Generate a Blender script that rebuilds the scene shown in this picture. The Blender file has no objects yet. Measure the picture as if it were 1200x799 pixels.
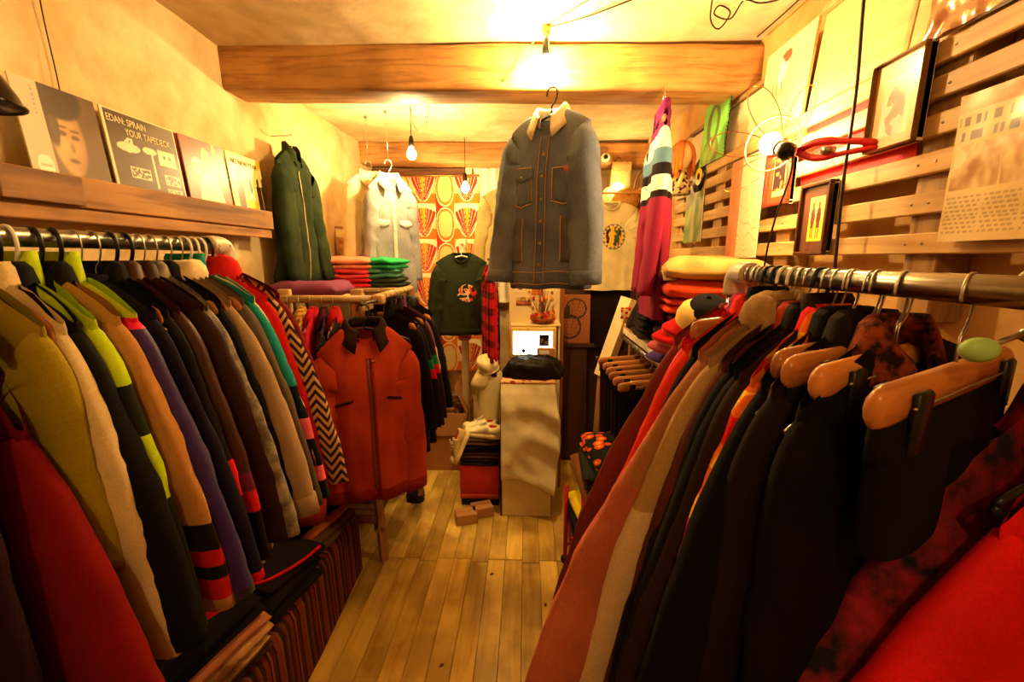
import bpy, bmesh, math, random
from mathutils import Vector, Matrix, noise
R = math.radians
PI = math.pi
rnd = random.Random(7)
S = bpy.context.scene
COL = S.collection

# ------------------------------------------------------------------ camera, world, exposure
cd = bpy.data.cameras.new('camera'); cam = bpy.data.objects.new('camera', cd); COL.objects.link(cam)
cd.sensor_width = 36.0; cd.lens = 15.0; cd.clip_start = 0.02
cam.location = (0, 0, 1.6); cam.rotation_euler = (R(90 - 10.92), 0, R(1.913))
S.camera = cam
W = bpy.data.worlds.new('world'); S.world = W; W.use_nodes = True
W.node_tree.nodes['Background'].inputs[0].default_value = (0.02, 0.012, 0.006, 1)
W.node_tree.nodes['Background'].inputs[1].default_value = 0.2
S.view_settings.view_transform = 'Standard'; S.view_settings.look = 'None'
S.view_settings.gamma = 1.0; S.view_settings.use_curve_mapping = False
S.view_settings.exposure = 1.88
LAMP = (1.0, 0.67, 0.26)      # warm tungsten light, shared by every bulb
BULB = 235.0                  # bulb surface radiance

# ------------------------------------------------------------------ materials
def lin(c):
    return tuple(((x / 255) / 12.92 if x / 255 <= .04045 else (((x / 255) + .055) / 1.055) ** 2.4) for x in c)
def C4(c): return (*lin(c), 1.0)
_mc = {}
class NT:
    def __init__(s, name, rough=.8, metal=0.0, spec=.3):
        s.m = bpy.data.materials.new(name); s.m.use_nodes = True
        s.t = s.m.node_tree; s.b = s.t.nodes['Principled BSDF']
        s.b.inputs['Roughness'].default_value = rough; s.b.inputs['Metallic'].default_value = metal
        s.b.inputs['Specular IOR Level'].default_value = spec
    def n(s, k, **kw):
        n = s.t.nodes.new(k)
        for a, v in kw.items(): setattr(n, a, v)
        return n
    def l(s, a, b): s.t.links.new(a, b)
    def obj(s): return s.n('ShaderNodeTexCoord').outputs['Object']
    def noise(s, scale, detail=3, vec=None, dist=0.0, stretch=None):
        n = s.n('ShaderNodeTexNoise'); n.inputs['Scale'].default_value = scale
        n.inputs['Detail'].default_value = detail; n.inputs['Distortion'].default_value = dist
        v = vec or s.obj()
        if stretch:
            mp = s.n('ShaderNodeMapping'); mp.inputs['Scale'].default_value = stretch; s.l(v, mp.inputs[0]); v = mp.outputs[0]
        s.l(v, n.inputs['Vector']); return n.outputs['Fac']
    def ramp(s, fac, stops, const=False):
        r = s.n('ShaderNodeValToRGB'); e = r.color_ramp.elements
        if const: r.color_ramp.interpolation = 'CONSTANT'
        while len(e) > 1: e.remove(e[-1])
        e[0].position = stops[0][0]; e[0].color = C4(stops[0][1])
        for p, c in stops[1:]:
            k = e.new(p); k.color = C4(c)
        s.l(fac, r.inputs[0]); return r.outputs[0]
    def mul(s, a, fac, amt):
        m = s.n('ShaderNodeMix', data_type='RGBA', blend_type='MULTIPLY'); m.inputs[0].default_value = amt
        s.l(a, m.inputs[6]); s.l(fac, m.inputs[7]); return m.outputs[2]
    def mix(s, f, a, b):
        m = s.n('ShaderNodeMix', data_type='RGBA'); s.l(f, m.inputs[0]); s.l(a, m.inputs[6]); s.l(b, m.inputs[7]); return m.outputs[2]
    def math(s, op, a, b=None, v=0.0):
        m = s.n('ShaderNodeMath', operation=op); s.l(a, m.inputs[0])
        if b is not None: s.l(b, m.inputs[1])
        else: m.inputs[1].default_value = v
        return m.outputs[0]
    def xyz(s, vec=None):
        n = s.n('ShaderNodeSeparateXYZ'); s.l(vec or s.obj(), n.inputs[0]); return n.outputs
    def base(s, c): s.l(c, s.b.inputs['Base Color'])
    def bump(s, h, st=.2, dist=.01):
        b = s.n('ShaderNodeBump'); b.inputs['Strength'].default_value = st; b.inputs['Distance'].default_value = dist
        s.l(h, b.inputs['Height']); s.l(b.outputs[0], s.b.inputs['Normal'])

def flat(name, c, rough=.6, metal=0.0, spec=.3):
    k = ('flat', name)
    if k not in _mc:
        t = NT(name, rough, metal, spec); t.b.inputs['Base Color'].default_value = C4(c); _mc[k] = t.m
    return _mc[k]

def fabric(c, c2=None, kind='plain', p=None, rough=.92, sheen=.15):
    """cloth; kind: plain, mottle, bands (p = [(depth below the rail, colour)...]), stripes (p = axis, period), plaid, floral, zigzag, denim, tweed"""
    k = (c, c2, kind, repr(p), rough)
    if k in _mc: return _mc[k]
    deep = lambda q: tuple(255 * (x / 255) ** 1.22 for x in q)
    c = deep(c); c2 = deep(c2) if c2 else None
    if kind == 'bands': p = [(d, deep(q)) for d, q in p]
    if kind == 'multistripe': p = (p[0], p[1], [deep(q) for q in p[2]])
    if kind == 'floral': p = dict(p or {}); p['c3'] = deep(p.get('c3', c2))
    sheen *= min(1, max(c) / 150)
    t = NT('cloth_' + kind, rough, 0, .15)
    t.b.inputs['Sheen Weight'].default_value = sheen; t.b.inputs['Sheen Roughness'].default_value = .6
    t.b.inputs['Sheen Tint'].default_value = C4(c)
    dk = tuple(x * .88 for x in c)
    if kind == 'plain':
        col = t.ramp(t.noise(9, 3), [(.3, dk), (.7, c)])
    elif kind == 'mottle':
        col = t.ramp(t.noise(p or 30, 5), [(.38, c), (.62, c2)])
    elif kind == 'tweed':
        col = t.ramp(t.noise(p or 180, 2), [(.4, c), (.6, c2)])
    elif kind == 'bands':
        z = t.xyz()[2]; f = t.math('MULTIPLY', z, v=-1 / 1.2)
        col = t.ramp(f, [(0.0, c)] + [(d / 1.2, cc) for d, cc in p], True)
    elif kind == 'stripes':
        ax, per = p; v = t.math('FRACT', t.math('MULTIPLY', t.xyz()[ax], v=1 / per))
        col = t.ramp(v, [(0, c), (.5, c2)], True)
    elif kind == 'multistripe':
        ax, per, cols = p; v = t.math('FRACT', t.math('MULTIPLY', t.xyz()[ax], v=1 / per))
        col = t.ramp(v, [(i / len(cols), q) for i, q in enumerate(cols)], True)
    elif kind == 'plaid':
        o = t.xyz(); per = p or .09
        a = t.math('GREATER_THAN', t.math('FRACT', t.math('MULTIPLY', t.math('ADD', o[0], o[1]), v=1 / per)), v=.55)
        b = t.math('GREATER_THAN', t.math('FRACT', t.math('MULTIPLY', o[2], v=1 / per)), v=.55)
        f = t.math('MULTIPLY', t.math('ADD', a, b), v=.5)
        mid = tuple((x + y) / 2 for x, y in zip(c, c2))
        col = t.ramp(f, [(0, c), (.3, mid), (.8, c2)], True)
    elif kind == 'floral':
        v = t.n('ShaderNodeTexVoronoi'); v.inputs['Scale'].default_value = (p or {}).get('s', 22); t.l(t.obj(), v.inputs['Vector'])
        col = t.ramp(v.outputs['Distance'], [(0, (p or {}).get('c3', c2)), (.22, c2), (.42, c)], True)
    elif kind == 'zigzag':
        o = t.xyz(); per = p or .05
        tri = t.math('PINGPONG', t.math('ADD', o[0], o[1]), v=per)
        v = t.math('FRACT', t.math('MULTIPLY', t.math('ADD', o[2], tri), v=1 / (per * .8)))
        col = t.ramp(v, [(0, c), (.5, c2)], True)
    elif kind == 'denim':
        a = t.noise(4.5, 3); b = t.noise(300, 2, stretch=(1, 1, .2))
        col = t.mul(t.ramp(a, [(.3, c), (.68, c2)]), t.ramp(b, [(.3, (205, 205, 205)), (.7, (255, 255, 255))]), .7)
    col = t.mul(col, t.ramp(t.noise(260, 2), [(.3, (215, 215, 215)), (.7, (255, 255, 255))]), .5)
    t.base(col); t.bump(t.noise(420, 2), .25, .002)
    _mc[k] = t.m; return t.m

def wood(name, c, c2, axis=1, rough=.55, scale=1.0, obj_var=.35, stain=.0):
    k = ('wood', name)
    if k in _mc: return _mc[k]
    t = NT(name, rough, 0, .35)
    st = [14 * scale] * 3; st[axis] = 1.1 * scale
    off = t.n('ShaderNodeVectorMath', operation='ADD'); t.l(t.obj(), off.inputs[0])
    oi = t.n('ShaderNodeObjectInfo'); cx = t.n('ShaderNodeCombineXYZ')
    for i in range(3): t.l(t.math('MULTIPLY', oi.outputs['Random'], v=17.0 + i), cx.inputs[i])
    t.l(cx.outputs[0], off.inputs[1])
    f = t.noise(2.2, 5, off.outputs[0], .6, st)
    col = t.ramp(f, [(.28, c2), (.5, c), (.75, tuple(min(255, x * 1.06) for x in c))])
    v = t.ramp(oi.outputs['Random'], [(0, tuple([255 * (1 - obj_var)] * 3)), (1, (255, 255, 255))])
    col = t.mul(col, v, 1.0)
    if stain: col = t.mul(col, t.ramp(t.noise(3.0, 5, off.outputs[0]), [(.42, (120, 95, 70)), (.6, (255, 255, 255))]), stain)
    t.base(col); t.bump(f, .3, .004)
    _mc[k] = t.m; return t.m

def plaster(name, c, c2, sc=1.6, bs=.35):
    k = ('pl', name)
    if k in _mc: return _mc[k]
    t = NT(name, .85, 0, .2)
    col = t.ramp(t.noise(sc, 6, dist=.8), [(.32, c2), (.62, c)])
    col = t.mul(col, t.ramp(t.noise(9, 5), [(.3, (215, 205, 190)), (.6, (255, 255, 255))]), .6)
    t.base(col)
    a = t.noise(5, 6); t.bump(a, bs, .05)
    _mc[k] = t.m; return t.m

def printed(rough=.5, name='print', coat=0.0):
    k = ('pr', rough, coat)
    if k not in _mc:
        t = NT(name, rough, 0, .4); a = t.n('ShaderNodeVertexColor'); a.layer_name = 'print'
        t.b.inputs['Coat Weight'].default_value = coat; t.b.inputs['Coat Roughness'].default_value = .12
        t.base(a.outputs[0]); _mc[k] = t.m
    return _mc[k]

def emit(name, c, s):
    t = NT(name); t.b.inputs['Base Color'].default_value = (0, 0, 0, 1)
    t.b.inputs['Emission Color'].default_value = (*c, 1); t.b.inputs['Emission Strength'].default_value = s
    return t.m

M = dict(
    chrome=flat('steel_pipe', (150, 142, 130), .28, 1.0),
    wire=flat('wire', (170, 165, 155), .3, 1.0), brass=flat('brass', (190, 150, 80), .3, 1.0),
    black=flat('black_plastic', (16, 15, 15), .35), white=flat('white_plastic', (225, 220, 205), .4),
    hwood=wood('hanger_wood', (196, 126, 62), (150, 84, 36), 0, .3, obj_var=.25),
    cream=wood('cream_painted_wood', (222, 205, 165), (196, 172, 128), 2, .5, obj_var=.1),
    pine=wood('pine', (206, 160, 98), (160, 108, 56), 1, .55), pinez=wood('pine_upright', (200, 154, 94), (152, 104, 56), 2, .55),
    pinex=wood('pine_cross', (200, 154, 94), (152, 104, 56), 0, .55),
    cable=flat('cable', (40, 26, 18), .5), red_p=flat('red_plastic', (190, 24, 18), .35),
    paper=flat('paper', (232, 222, 196), .7), card=flat('cardboard', (176, 124, 72), .85),
)

# ------------------------------------------------------------------ mesh helpers
def link(name, me, mat=None, parent=None):
    o = bpy.data.objects.new(name, me); COL.objects.link(o)
    if mat is not None and me is not None: me.materials.append(mat)
    if parent is not None: o.parent = parent
    return o
def mk(name, vf, mat, parent=None, smooth=True):
    v, f = vf; me = bpy.data.meshes.new(name); me.from_pydata(v, [], f); me.update()
    if smooth: me.polygons.foreach_set('use_smooth', [True] * len(me.polygons))
    return link(name, me, mat, parent)
def thing(name, label, cat, loc=(0, 0, 0), rot=0.0, group=None):
    o = bpy.data.objects.new(name, None); COL.objects.link(o); o.empty_display_size = .05
    o.location = loc; o.rotation_euler = rot if isinstance(rot, tuple) else (0, 0, R(rot)); tag(o, label, cat, group); return o
def tag(o, label, cat, group=None):
    o['label'] = label; o['category'] = cat
    if group: o['group'] = group
    return o
def struct(o): o['kind'] = 'structure'; return o
def join(*vfs):
    V, F = [], []
    for v, f in vfs:
        k = len(V); V += list(v); F += [tuple(i + k for i in q) for q in f]
    return V, F
def box(x0, x1, y0, y1, z0, z1):
    v = [(x, y, z) for z in (z0, z1) for y in (y0, y1) for x in (x0, x1)]
    return v, [(0, 2, 3, 1), (4, 5, 7, 6), (0, 1, 5, 4), (2, 6, 7, 3), (0, 4, 6, 2), (1, 3, 7, 5)]
def rbox(x0, x1, y0, y1, z0, z1, r=.004, seg=2):
    bm = bmesh.new(); v, f = box(x0, x1, y0, y1, z0, z1)
    bv = [bm.verts.new(p) for p in v]
    for q in f: bm.faces.new([bv[i] for i in q])
    bmesh.ops.bevel(bm, geom=bm.edges[:], offset=r, segments=seg, affect='EDGES', profile=.5)
    bm.verts.index_update()
    out = [tuple(p.co) for p in bm.verts], [tuple(p.index for p in q.verts) for q in bm.faces]
    bm.free(); return out
def grid(P, closed=False, caps=False):
    """rows of points -> quads"""
    V = [tuple(p) for r in P for p in r]; n = len(P[0]); F = []
    for i in range(len(P) - 1):
        for j in range(n if closed else n - 1):
            a, b = i * n + j, i * n + (j + 1) % n
            F.append((a, b, b + n, a + n))
    if caps:
        F.append(tuple(range(n - 1, -1, -1))); k = (len(P) - 1) * n; F.append(tuple(range(k, k + n)))
    return V, F
def tube(path, r, seg=8, caps=True, flat_y=1.0):
    pts = [Vector(p) for p in path]; n = len(pts); rows = []; ref = None
    for i, p in enumerate(pts):
        t = (pts[min(i + 1, n - 1)] - pts[max(i - 1, 0)]).normalized()
        if ref is None: ref = Vector((0, 1, 0)) if abs(t.y) < .9 else Vector((1, 0, 0))
        u = (ref - t * ref.dot(t)).normalized(); w = t.cross(u); ref = u
        rr = r[i] if isinstance(r, (list, tuple)) else r
        rows.append([p + u * (math.cos(a) * rr * flat_y) + w * (math.sin(a) * rr) for a in [2 * PI * k / seg for k in range(seg)]])
    return grid(rows, True, caps)
def bezier(pts, n=8):
    """Catmull-Rom through pts"""
    P = [Vector(p) for p in pts]; P = [P[0] * 2 - P[1]] + P + [P[-1] * 2 - P[-2]]; out = []
    for i in range(1, len(P) - 2):
        for k in range(n):
            t = k / n; a, b, c, d = P[i - 1:i + 3]
            out.append(.5 * ((2 * b) + (c - a) * t + (2 * a - 5 * b + 4 * c - d) * t * t + (3 * b - a - 3 * c + d) * t ** 3))
    return out + [P[-2]]
def lathe(prof, seg=20, cx=0, cy=0):
    rows = [[(cx + r * math.cos(2 * PI * k / seg), cy + r * math.sin(2 * PI * k / seg), z) for k in range(seg)] for r, z in prof]
    return grid(rows, True, True)
def cyl(a, b, r, seg=14): return tube([a, b], r, seg)
def move(vf, d): return [(x + d[0], y + d[1], z + d[2]) for x, y, z in vf[0]], vf[1]
def sphere(c, r, seg=12, rings=8, sx=1, sy=1, sz=1):
    return move(grid([[(r * sx * math.sin(PI * i / rings) * math.cos(2 * PI * k / seg), r * sy * math.sin(PI * i / rings) * math.sin(2 * PI * k / seg), -r * sz * math.cos(PI * i / rings)) for k in range(seg)] for i in range(rings + 1)], True), c)
def xf(vf, m): return [tuple(m @ Vector(p)) for p in vf[0]], vf[1]
def N(x, y, z): return noise.noise(Vector((x, y, z)))
def sgp(v, e): return math.copysign(abs(v) ** e, v)
def solid(o, t, off=1.0):
    m = o.modifiers.new('thick', 'SOLIDIFY'); m.thickness = t; m.offset = off; return o
def sheet(name, corner, du, dv, fn, nu, nv, parent, rough=.5, coat=0.0, bend=None):
    """flat print: fn(u,v) -> sRGB 0..255, u along du, v along dv"""
    c, a, b = Vector(corner), Vector(du), Vector(dv); V = []; cols = []; nn = a.cross(b).normalized()
    for j in range(nv + 1):
        for i in range(nu + 1):
            u, v = i / nu, j / nv
            p = c + a * u + b * v
            if bend: p = p + nn * bend(u, v)
            V.append(tuple(p)); cols += [*lin(fn(u, v)), 1.0]
    F = [(j * (nu + 1) + i, j * (nu + 1) + i + 1, (j + 1) * (nu + 1) + i + 1, (j + 1) * (nu + 1) + i) for j in range(nv) for i in range(nu)]
    o = mk(name, (V, F), printed(rough, coat=coat), parent, bend is not None)
    at = o.data.color_attributes.new('print', 'FLOAT_COLOR', 'POINT'); at.data.foreach_set('color', cols)
    return o
def lettering(txt, size, mat, parent, loc, rot, name='lettering', align='LEFT', sx=1.0):
    cu = bpy.data.curves.new(name, 'FONT'); cu.body = txt; cu.size = size; cu.align_x = align; cu.extrude = .0004; cu.materials.append(mat)
    tmp = bpy.data.objects.new(name, cu); COL.objects.link(tmp)
    me = bpy.data.meshes.new_from_object(tmp.evaluated_get(bpy.context.evaluated_depsgraph_get())); bpy.data.objects.remove(tmp); bpy.data.curves.remove(cu)
    o = bpy.data.objects.new(name, me); COL.objects.link(o); o.parent = parent; o.location = loc; o.rotation_euler = rot; o.scale = (sx, 1, 1); return o

# ------------------------------------------------------------------ room
RX0, RX1, RY0, RY1, H = -1.40, 1.03, -1.1, 4.12, 2.55
CW = plaster('plaster_cream', (226, 205, 160), (196, 160, 100))
CC = plaster('plaster_ceiling', (228, 210, 170), (206, 176, 124), 1.1, .2)
def wallgrid(name, f, nu, nv, amp, mat, ax):
    rows = []
    for j in range(nv + 1):
        r = []
        for i in range(nu + 1):
            p = Vector(f(i / nu, j / nv)); d = amp * (N(p.x * 1.6, p.y * 1.6, p.z * 1.6 + 3) + .4 * N(p.x * 5, p.y * 5, p.z * 5))
            p[ax] += d; r.append(p)
        rows.append(r)
    return struct(mk(name, grid(rows), mat))
wallgrid('wall_left', lambda u, v: (RX0, RY0 + u * (RY1 - RY0), v * 2.6), 90, 50, .018, CW, 0)
struct(mk('wall_right', box(RX1, RX1 + .1, RY0, RY1, 0, 2.6), plaster('plaster_tan', (214, 176, 112), (176, 128, 70)), None, False))
struct(mk('wall_back', box(RX0, RX1, RY1, RY1 + .1, 0, 2.6), plaster('plaster_back', (214, 190, 140), (180, 146, 96)), None, False))
struct(mk('wall_front', box(RX0, RX1, RY0 - .1, RY0, 0, 2.6), plaster('plaster_tan', (214, 176, 112), (176, 128, 70)), None, False))
wallgrid('ceiling', lambda u, v: (RX0 - .05 + v * (RX1 - RX0 + .1), RY0 + u * (RY1 - RY0), H), 80, 40, .012, CC, 2)
fl = struct(mk('floor', box(RX0 - .1, RX1 + .1, RY0 - .1, RY1 + .1, -.08, -.022), flat('floor_gap', (40, 26, 14), .9), None, False))
FW = wood('floor_paint', (226, 188, 88), (200, 152, 58), 1, .45, 1.0, .10, .55)
bw = .0925; shared = {}
for i in range(27):
    x = RX0 + i * bw
    for k, (y0, y1) in enumerate(((RY0, 2.03 + (.012 if i % 3 else -.01)), (2.035 + (.012 if i % 3 else -.01), RY1))):
        key = (k, bool(i % 3))
        if key not in shared:
            me = bpy.data.meshes.new('plank'); v, f = rbox(.0008, bw - .0008, y0, y1, -.022, 0, .0016, 1); me.from_pydata(v, [], f); shared[key] = me; me.materials.append(FW)
        o = bpy.data.objects.new('plank', shared[key]); COL.objects.link(o); o.parent = fl; o.location = (x, 0, rnd.uniform(-.0018, 0))
def beam(name, y0, y1, z0, z1, mat, dz=0.0):
    rows = []; n = 60
    for i in range(n + 1):
        x = RX0 - .02 + (RX1 - RX0 + .04) * i / n; r = []
        for k in range(24):
            a = 2 * PI * k / 24; cy, cz = sgp(math.cos(a), .22), sgp(math.sin(a), .22)
            y = (y0 + y1) / 2 + cy * (y1 - y0) / 2; z = (z0 + z1) / 2 + cz * (z1 - z0) / 2 - dz * i / n
            d = .009 * N(x * 4, y * 9, z * 9); r.append((x, y + d, z + d))
        rows.append(r)
    return struct(mk(name, grid(rows, True, True), mat))
BW = wood('beam_wood', (190, 140, 78), (150, 98, 46), 0, .6, 1.5, .0, .45)
beam('ceiling_beam', 2.1, 2.30, 2.365, 2.56, BW, .035)
beam('ceiling_beam', 3.74, 3.92, 2.385, 2.56, BW, .03)
# dark wardrobe-like partition at the back right, and the door board
struct(mk('trim_1', box(-1.38, -.28, 3.98, 4.1, 2.26, 2.385), wood('dark_lintel', (120, 70, 34), (70, 36, 16), 0), None, False))

# left shelf ledge
sh = thing('wall_shelf', 'rough wooden ledge shelf along the plaster wall holding record sleeves', 'shelf', (0, 0, 0))
LW = wood('ledge_wood', (188, 132, 70), (128, 78, 34), 1, .6, 1.0, .2, .4)
mk('front_board', rbox(-1.285, -1.262, .95, 2.16, 1.742, 1.828, .004), LW, sh, False)
mk('shelf_board', rbox(-1.385, -1.285, .95, 2.16, 1.745, 1.77, .003), LW, sh, False)
mk('lower_board', rbox(-1.29, -1.27, 1.0, 2.15, 1.70, 1.738, .004), LW, sh, False)
mk('end_block', rbox(-1.262, -1.246, 1.02, 1.22, 1.745, 1.822, .003), LW, sh, False)
mk('end_board', rbox(-1.385, -1.29, .955, .975, 1.77, 1.8, .003), LW, sh, False)

# slat wall
sw_ = thing('slat_panel', 'wall panel of horizontal pale pine slats screwed to upright battens', 'wall panel', (0, 0, 0))
SW_ = wood('slat_wood', (208, 168, 106), (176, 130, 74), 1, .5, 1.0, .14, .15)
zs = [(2.028, 2.083), (1.972, 2.020), (1.886, 1.934), (1.794, 1.842), (1.703, 1.752), (1.610, 1.660)]
zs[0] = (2.035, 2.082); zs[1] = (1.958, 2.006); zs[2] = (1.876, 1.925)
me = bpy.data.meshes.new('slat'); v, f = rbox(.932, .95, .25, 2.83, -.0245, .0245, .003, 1); me.from_pydata(v, [], f); me.materials.append(SW_)
for a, b in zs:
    o = bpy.data.objects.new('slat', me); COL.objects.link(o); o.parent = sw_; o.location = (0, 0, (a + b) / 2)
for y in (.42, 1.04, 1.62, 2.2, 2.74):
    mk('batten', rbox(.952, 1.028, y, y + .09, 1.45, 2.1, .003, 1), M['pinez'], sw_, False)
for y in (1.065, 1.11, 1.64, 1.69, 2.22, 2.27):
    for a, b in zs: mk('screw', move(cyl((.9325, 0, 0), (.9305, 0, 0), .003, 6), (0, y, (a + b) / 2)), M['wire'], sw_)
mk('red_glow_sheet', box(.955, .9565, 1.15, 1.6, 1.80, 2.06), flat('red_glow_sheet', (214, 20, 14), .7), sw_, False)  # clip lamp's red glow in the gaps, put in as a red-coloured sheet

# boards leaning above the slats
def T_(n, l, c, g=None): return thing(n, l, c, (0, 0, 0), 0, g)
b1 = T_('plywood_board', 'large plain plywood board above the slats beside the black cord', 'board')
mk('board', xf(rbox(-.006, .006, 1.22, 1.60, 0, .30, .002), Matrix.Translation((.953, 0, 2.083)) @ Matrix.Rotation(R(5), 4, 'Y')), wood('ply_wood', (198, 160, 106), (176, 134, 80), 1, .5, .5, .0), b1, False)
mk('board', xf(rbox(-.006, .006, .80, 1.215, 0, .30, .002), Matrix.Translation((.953, 0, 2.083)) @ Matrix.Rotation(R(5), 4, 'Y')), wood('ply_wood', (198, 160, 106), (176, 134, 80), 1, .5, .5, .0), b1, False)
mk('edge_strip', rbox(.955, .985, .8, 1.60, 2.384, 2.40, .002), M['pine'], b1, False)
b2 = T_('leaning_board', 'white panel with a wooden top edge leaning above the slats near the beam', 'board')
mk('panel', xf(rbox(-.004, .004, 1.92, 2.75, 0, .22, .002), Matrix.Translation((.962, 0, 2.083)) @ Matrix.Rotation(R(6), 4, 'Y')), flat('panel_white', (200, 182, 142), .6), b2, False)
mk('top_edge', rbox(.965, .995, 1.9, 2.75, 2.305, 2.325, .002), M['pine'], b2, False)

def wall_print(name, label, cat, y0, y1, z0, z1, fn, x=.928, thick=.003, tilt=0, nu=60, nv=70, rough=.5, coat=0.0, frame=None, framew=.02, edge=M['paper'], bend=None, group=None):
    """picture on the right wall; u runs from far (left in view) to near, v upward"""
    t = T_(name, label, cat, group)
    t.location = (x, 0, z0); t.rotation_euler = (0, R(tilt), 0); hz = z1 - z0
    mk('backing', box(-.0002, thick, y0, y1, 0, hz), edge, t, False)
    if frame:
        for q in ((y0, y1, 0, framew), (y0, y1, hz - framew, hz), (y0, y0 + framew, framew, hz - framew), (y1 - framew, y1, framew, hz - framew)):
            mk('frame_side', rbox(-.014, thick + .001, q[0], q[1], q[2], q[3], .002, 1), frame, t, False)
    fw = framew if frame else 0
    sheet('picture', (-.0012 - (.010 if bend else 0), y1 - fw, fw), (0, -(y1 - y0 - 2 * fw), 0), (0, 0, hz - 2 * fw), fn, nu, nv, t, rough, coat, (lambda u, v: bend(u, v)) if bend else None)
    return t
def ell(u, v, cx, cy, rx, ry): return ((u - cx) / rx) ** 2 + ((v - cy) / ry) ** 2 < 1
def lerpc(a, b, t): t = max(0, min(1, t)); return tuple(x + (y - x) * t for x, y in zip(a, b))
def fn_tshirt(u, v):
    c = lerpc((206, 186, 146), (192, 170, 128), N(u * 3, v * 3, 1) + .3)
    if .5 < v < .9 and abs(u - .42) < .035 + .05 * math.sin((v - .5) * 8) ** 2: c = lerpc(c, (246, 238, 220), .8)
    if ell(u, v, .47, .83, .11, .07) and u + v > 1.22: c = (130, 70, 40)
    if .42 < v < .6 and any(abs(u - q - .03 * math.sin(v * 20)) < .012 for q in (.28, .36, .47)): c = (170, 90, 60)
    if .68 < v < .78 and u > .55 and N(u * 26, v * 30, 3) > .25: c = (196, 150, 112)
    return c
wall_print('white_poster', 'white board with a faint printed figure leaning above the slats behind the clip lamp', 'poster', 1.61, 1.91, 2.07, 2.385, fn_tshirt, .935, .008, 4, edge=M['pine'])
def fn_wavy(u, v):
    if u < .36: return lerpc((222, 150, 100), (206, 128, 84), N(u * 4, v * 5, 0) + .5)
    c = (238, 222, 180); w = math.sin(v * 40 + 5 * N(u * 5, v * 3, 5) + u * 9)
    return (212, 186, 132) if abs(w) < .16 and v < .72 else c
wall_print('tall_paper_sheet', 'tall pink and white paper sheet pinned on the slats below the wire cage', 'poster', 1.79, 2.06, 1.604, 2.02, fn_wavy, .924, .002)
def fn_couple(u, v):
    if .27 < u < .82 and .16 < v < .84:
        for cx in (.42, .64):
            if ell(u, v, cx, .72, .045, .05): return (120, 60, 40)
            if ell(u, v, cx, .53, .085, .16): return (96, 36, 52)
            if .2 < v < .45 and (abs(u - cx + .035) < .025 or abs(u - cx - .035) < .025): return (190, 110, 60) if v < .36 else (40, 26, 40)
        return (244, 206, 40) if v < .52 else (236, 206, 104)
    return (88, 46, 22)
FR = flat('frame_brown', (70, 36, 16), .35)
wall_print('framed_picture', 'brown framed yellow picture of two small figures on the lower slats', 'picture', 1.365, 1.51, 1.612, 1.834, fn_couple, .916, .012, frame=FR, framew=.010, coat=.6)
def fn_print(u, v):
    if .2 < u < .8 and .12 < v < .8:
        d = N(u * 6, v * 6, 2)
        if ell(u, v, .5, .42, .2, .3) and d > -.12: return lerpc((214, 92, 50), (176, 40, 30), d + .5)
        return lerpc((150, 152, 138), (196, 178, 130), d + .4)
    return lerpc((190, 142, 70), (206, 160, 84), N(u * 4, v * 4, 9) + .5)
wall_print('glazed_picture', 'glossy tan mounted picture with reddish figure on the slats right of the black cord', 'picture', 1.105, 1.258, 1.874, 2.088, fn_print, .914, .014, frame=flat('frame_gilt', (120, 84, 40), .35), framew=.004, coat=1.0, rough=.25)
def fn_dark(u, v):
    if .22 < u < .78 and .25 < v < .88: return (186, 110, 50) if N(u * 9, v * 9, 4) > .15 and abs(u - .5) < .18 else (44, 24, 28)
    if .2 < u < .8 and .14 < v < .9: return (220, 180, 110)
    return (150, 66, 30)
wall_print('small_framed_picture', 'small reddish framed picture with dark centre behind the clip lamp socket', 'picture', 1.59, 1.745, 1.79, 1.985, fn_dark, .918, .012, frame=flat('frame_red', (120, 44, 20), .35), framew=.012, coat=.5)
def fn_news(u, v):
    c = lerpc((224, 202, 150), (206, 178, 120), N(u * 3, v * 4, 7) + .5); ink = (128, 104, 78)
    if v > .88: return lerpc((196, 150, 92), c, .3) if (math.sin(u * 60) > 0 and .91 < v < .95) else (200, 156, 98)
    if .79 < v < .85: return (124, 104, 90) if math.sin(u * 84 + 2 * math.sin(u * 17)) > -.2 and (u * 6.3) % 1 > .12 else c
    if .69 < v < .75: return (120, 108, 112) if math.sin(u * 100 + 3 * math.sin(u * 23)) > -.1 and (u * 4.7) % 1 > .15 else c
    if .36 < v < .66:
        d = N(u * 9, v * 6, 3) + .5 * N(u * 24, v * 18, 1)
        return c if (u * 3) % 1 < .06 else lerpc((226, 206, 156), (176, 128, 82), d + .45)
    if .06 < v < .33 and (v * 34) % 1 < .5 and (u * 4) % 1 > .08: return lerpc(c, ink, .55 if math.sin(u * 150 + int(v * 34) * 2.3) > -.5 else 0)
    return c
wall_print('newspaper_sheet', 'newspaper page in a shiny clear sleeve fixed over the slats at frame edge', 'poster', .70, 1.0, 1.636, 1.93, fn_news, .918, .001, coat=1.0, rough=.35, nu=130, nv=130, bend=lambda u, v: .004 * N(u * 2.5, v * 2.5, 1) + .0015 * N(u * 7, v * 6, 1))
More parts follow.
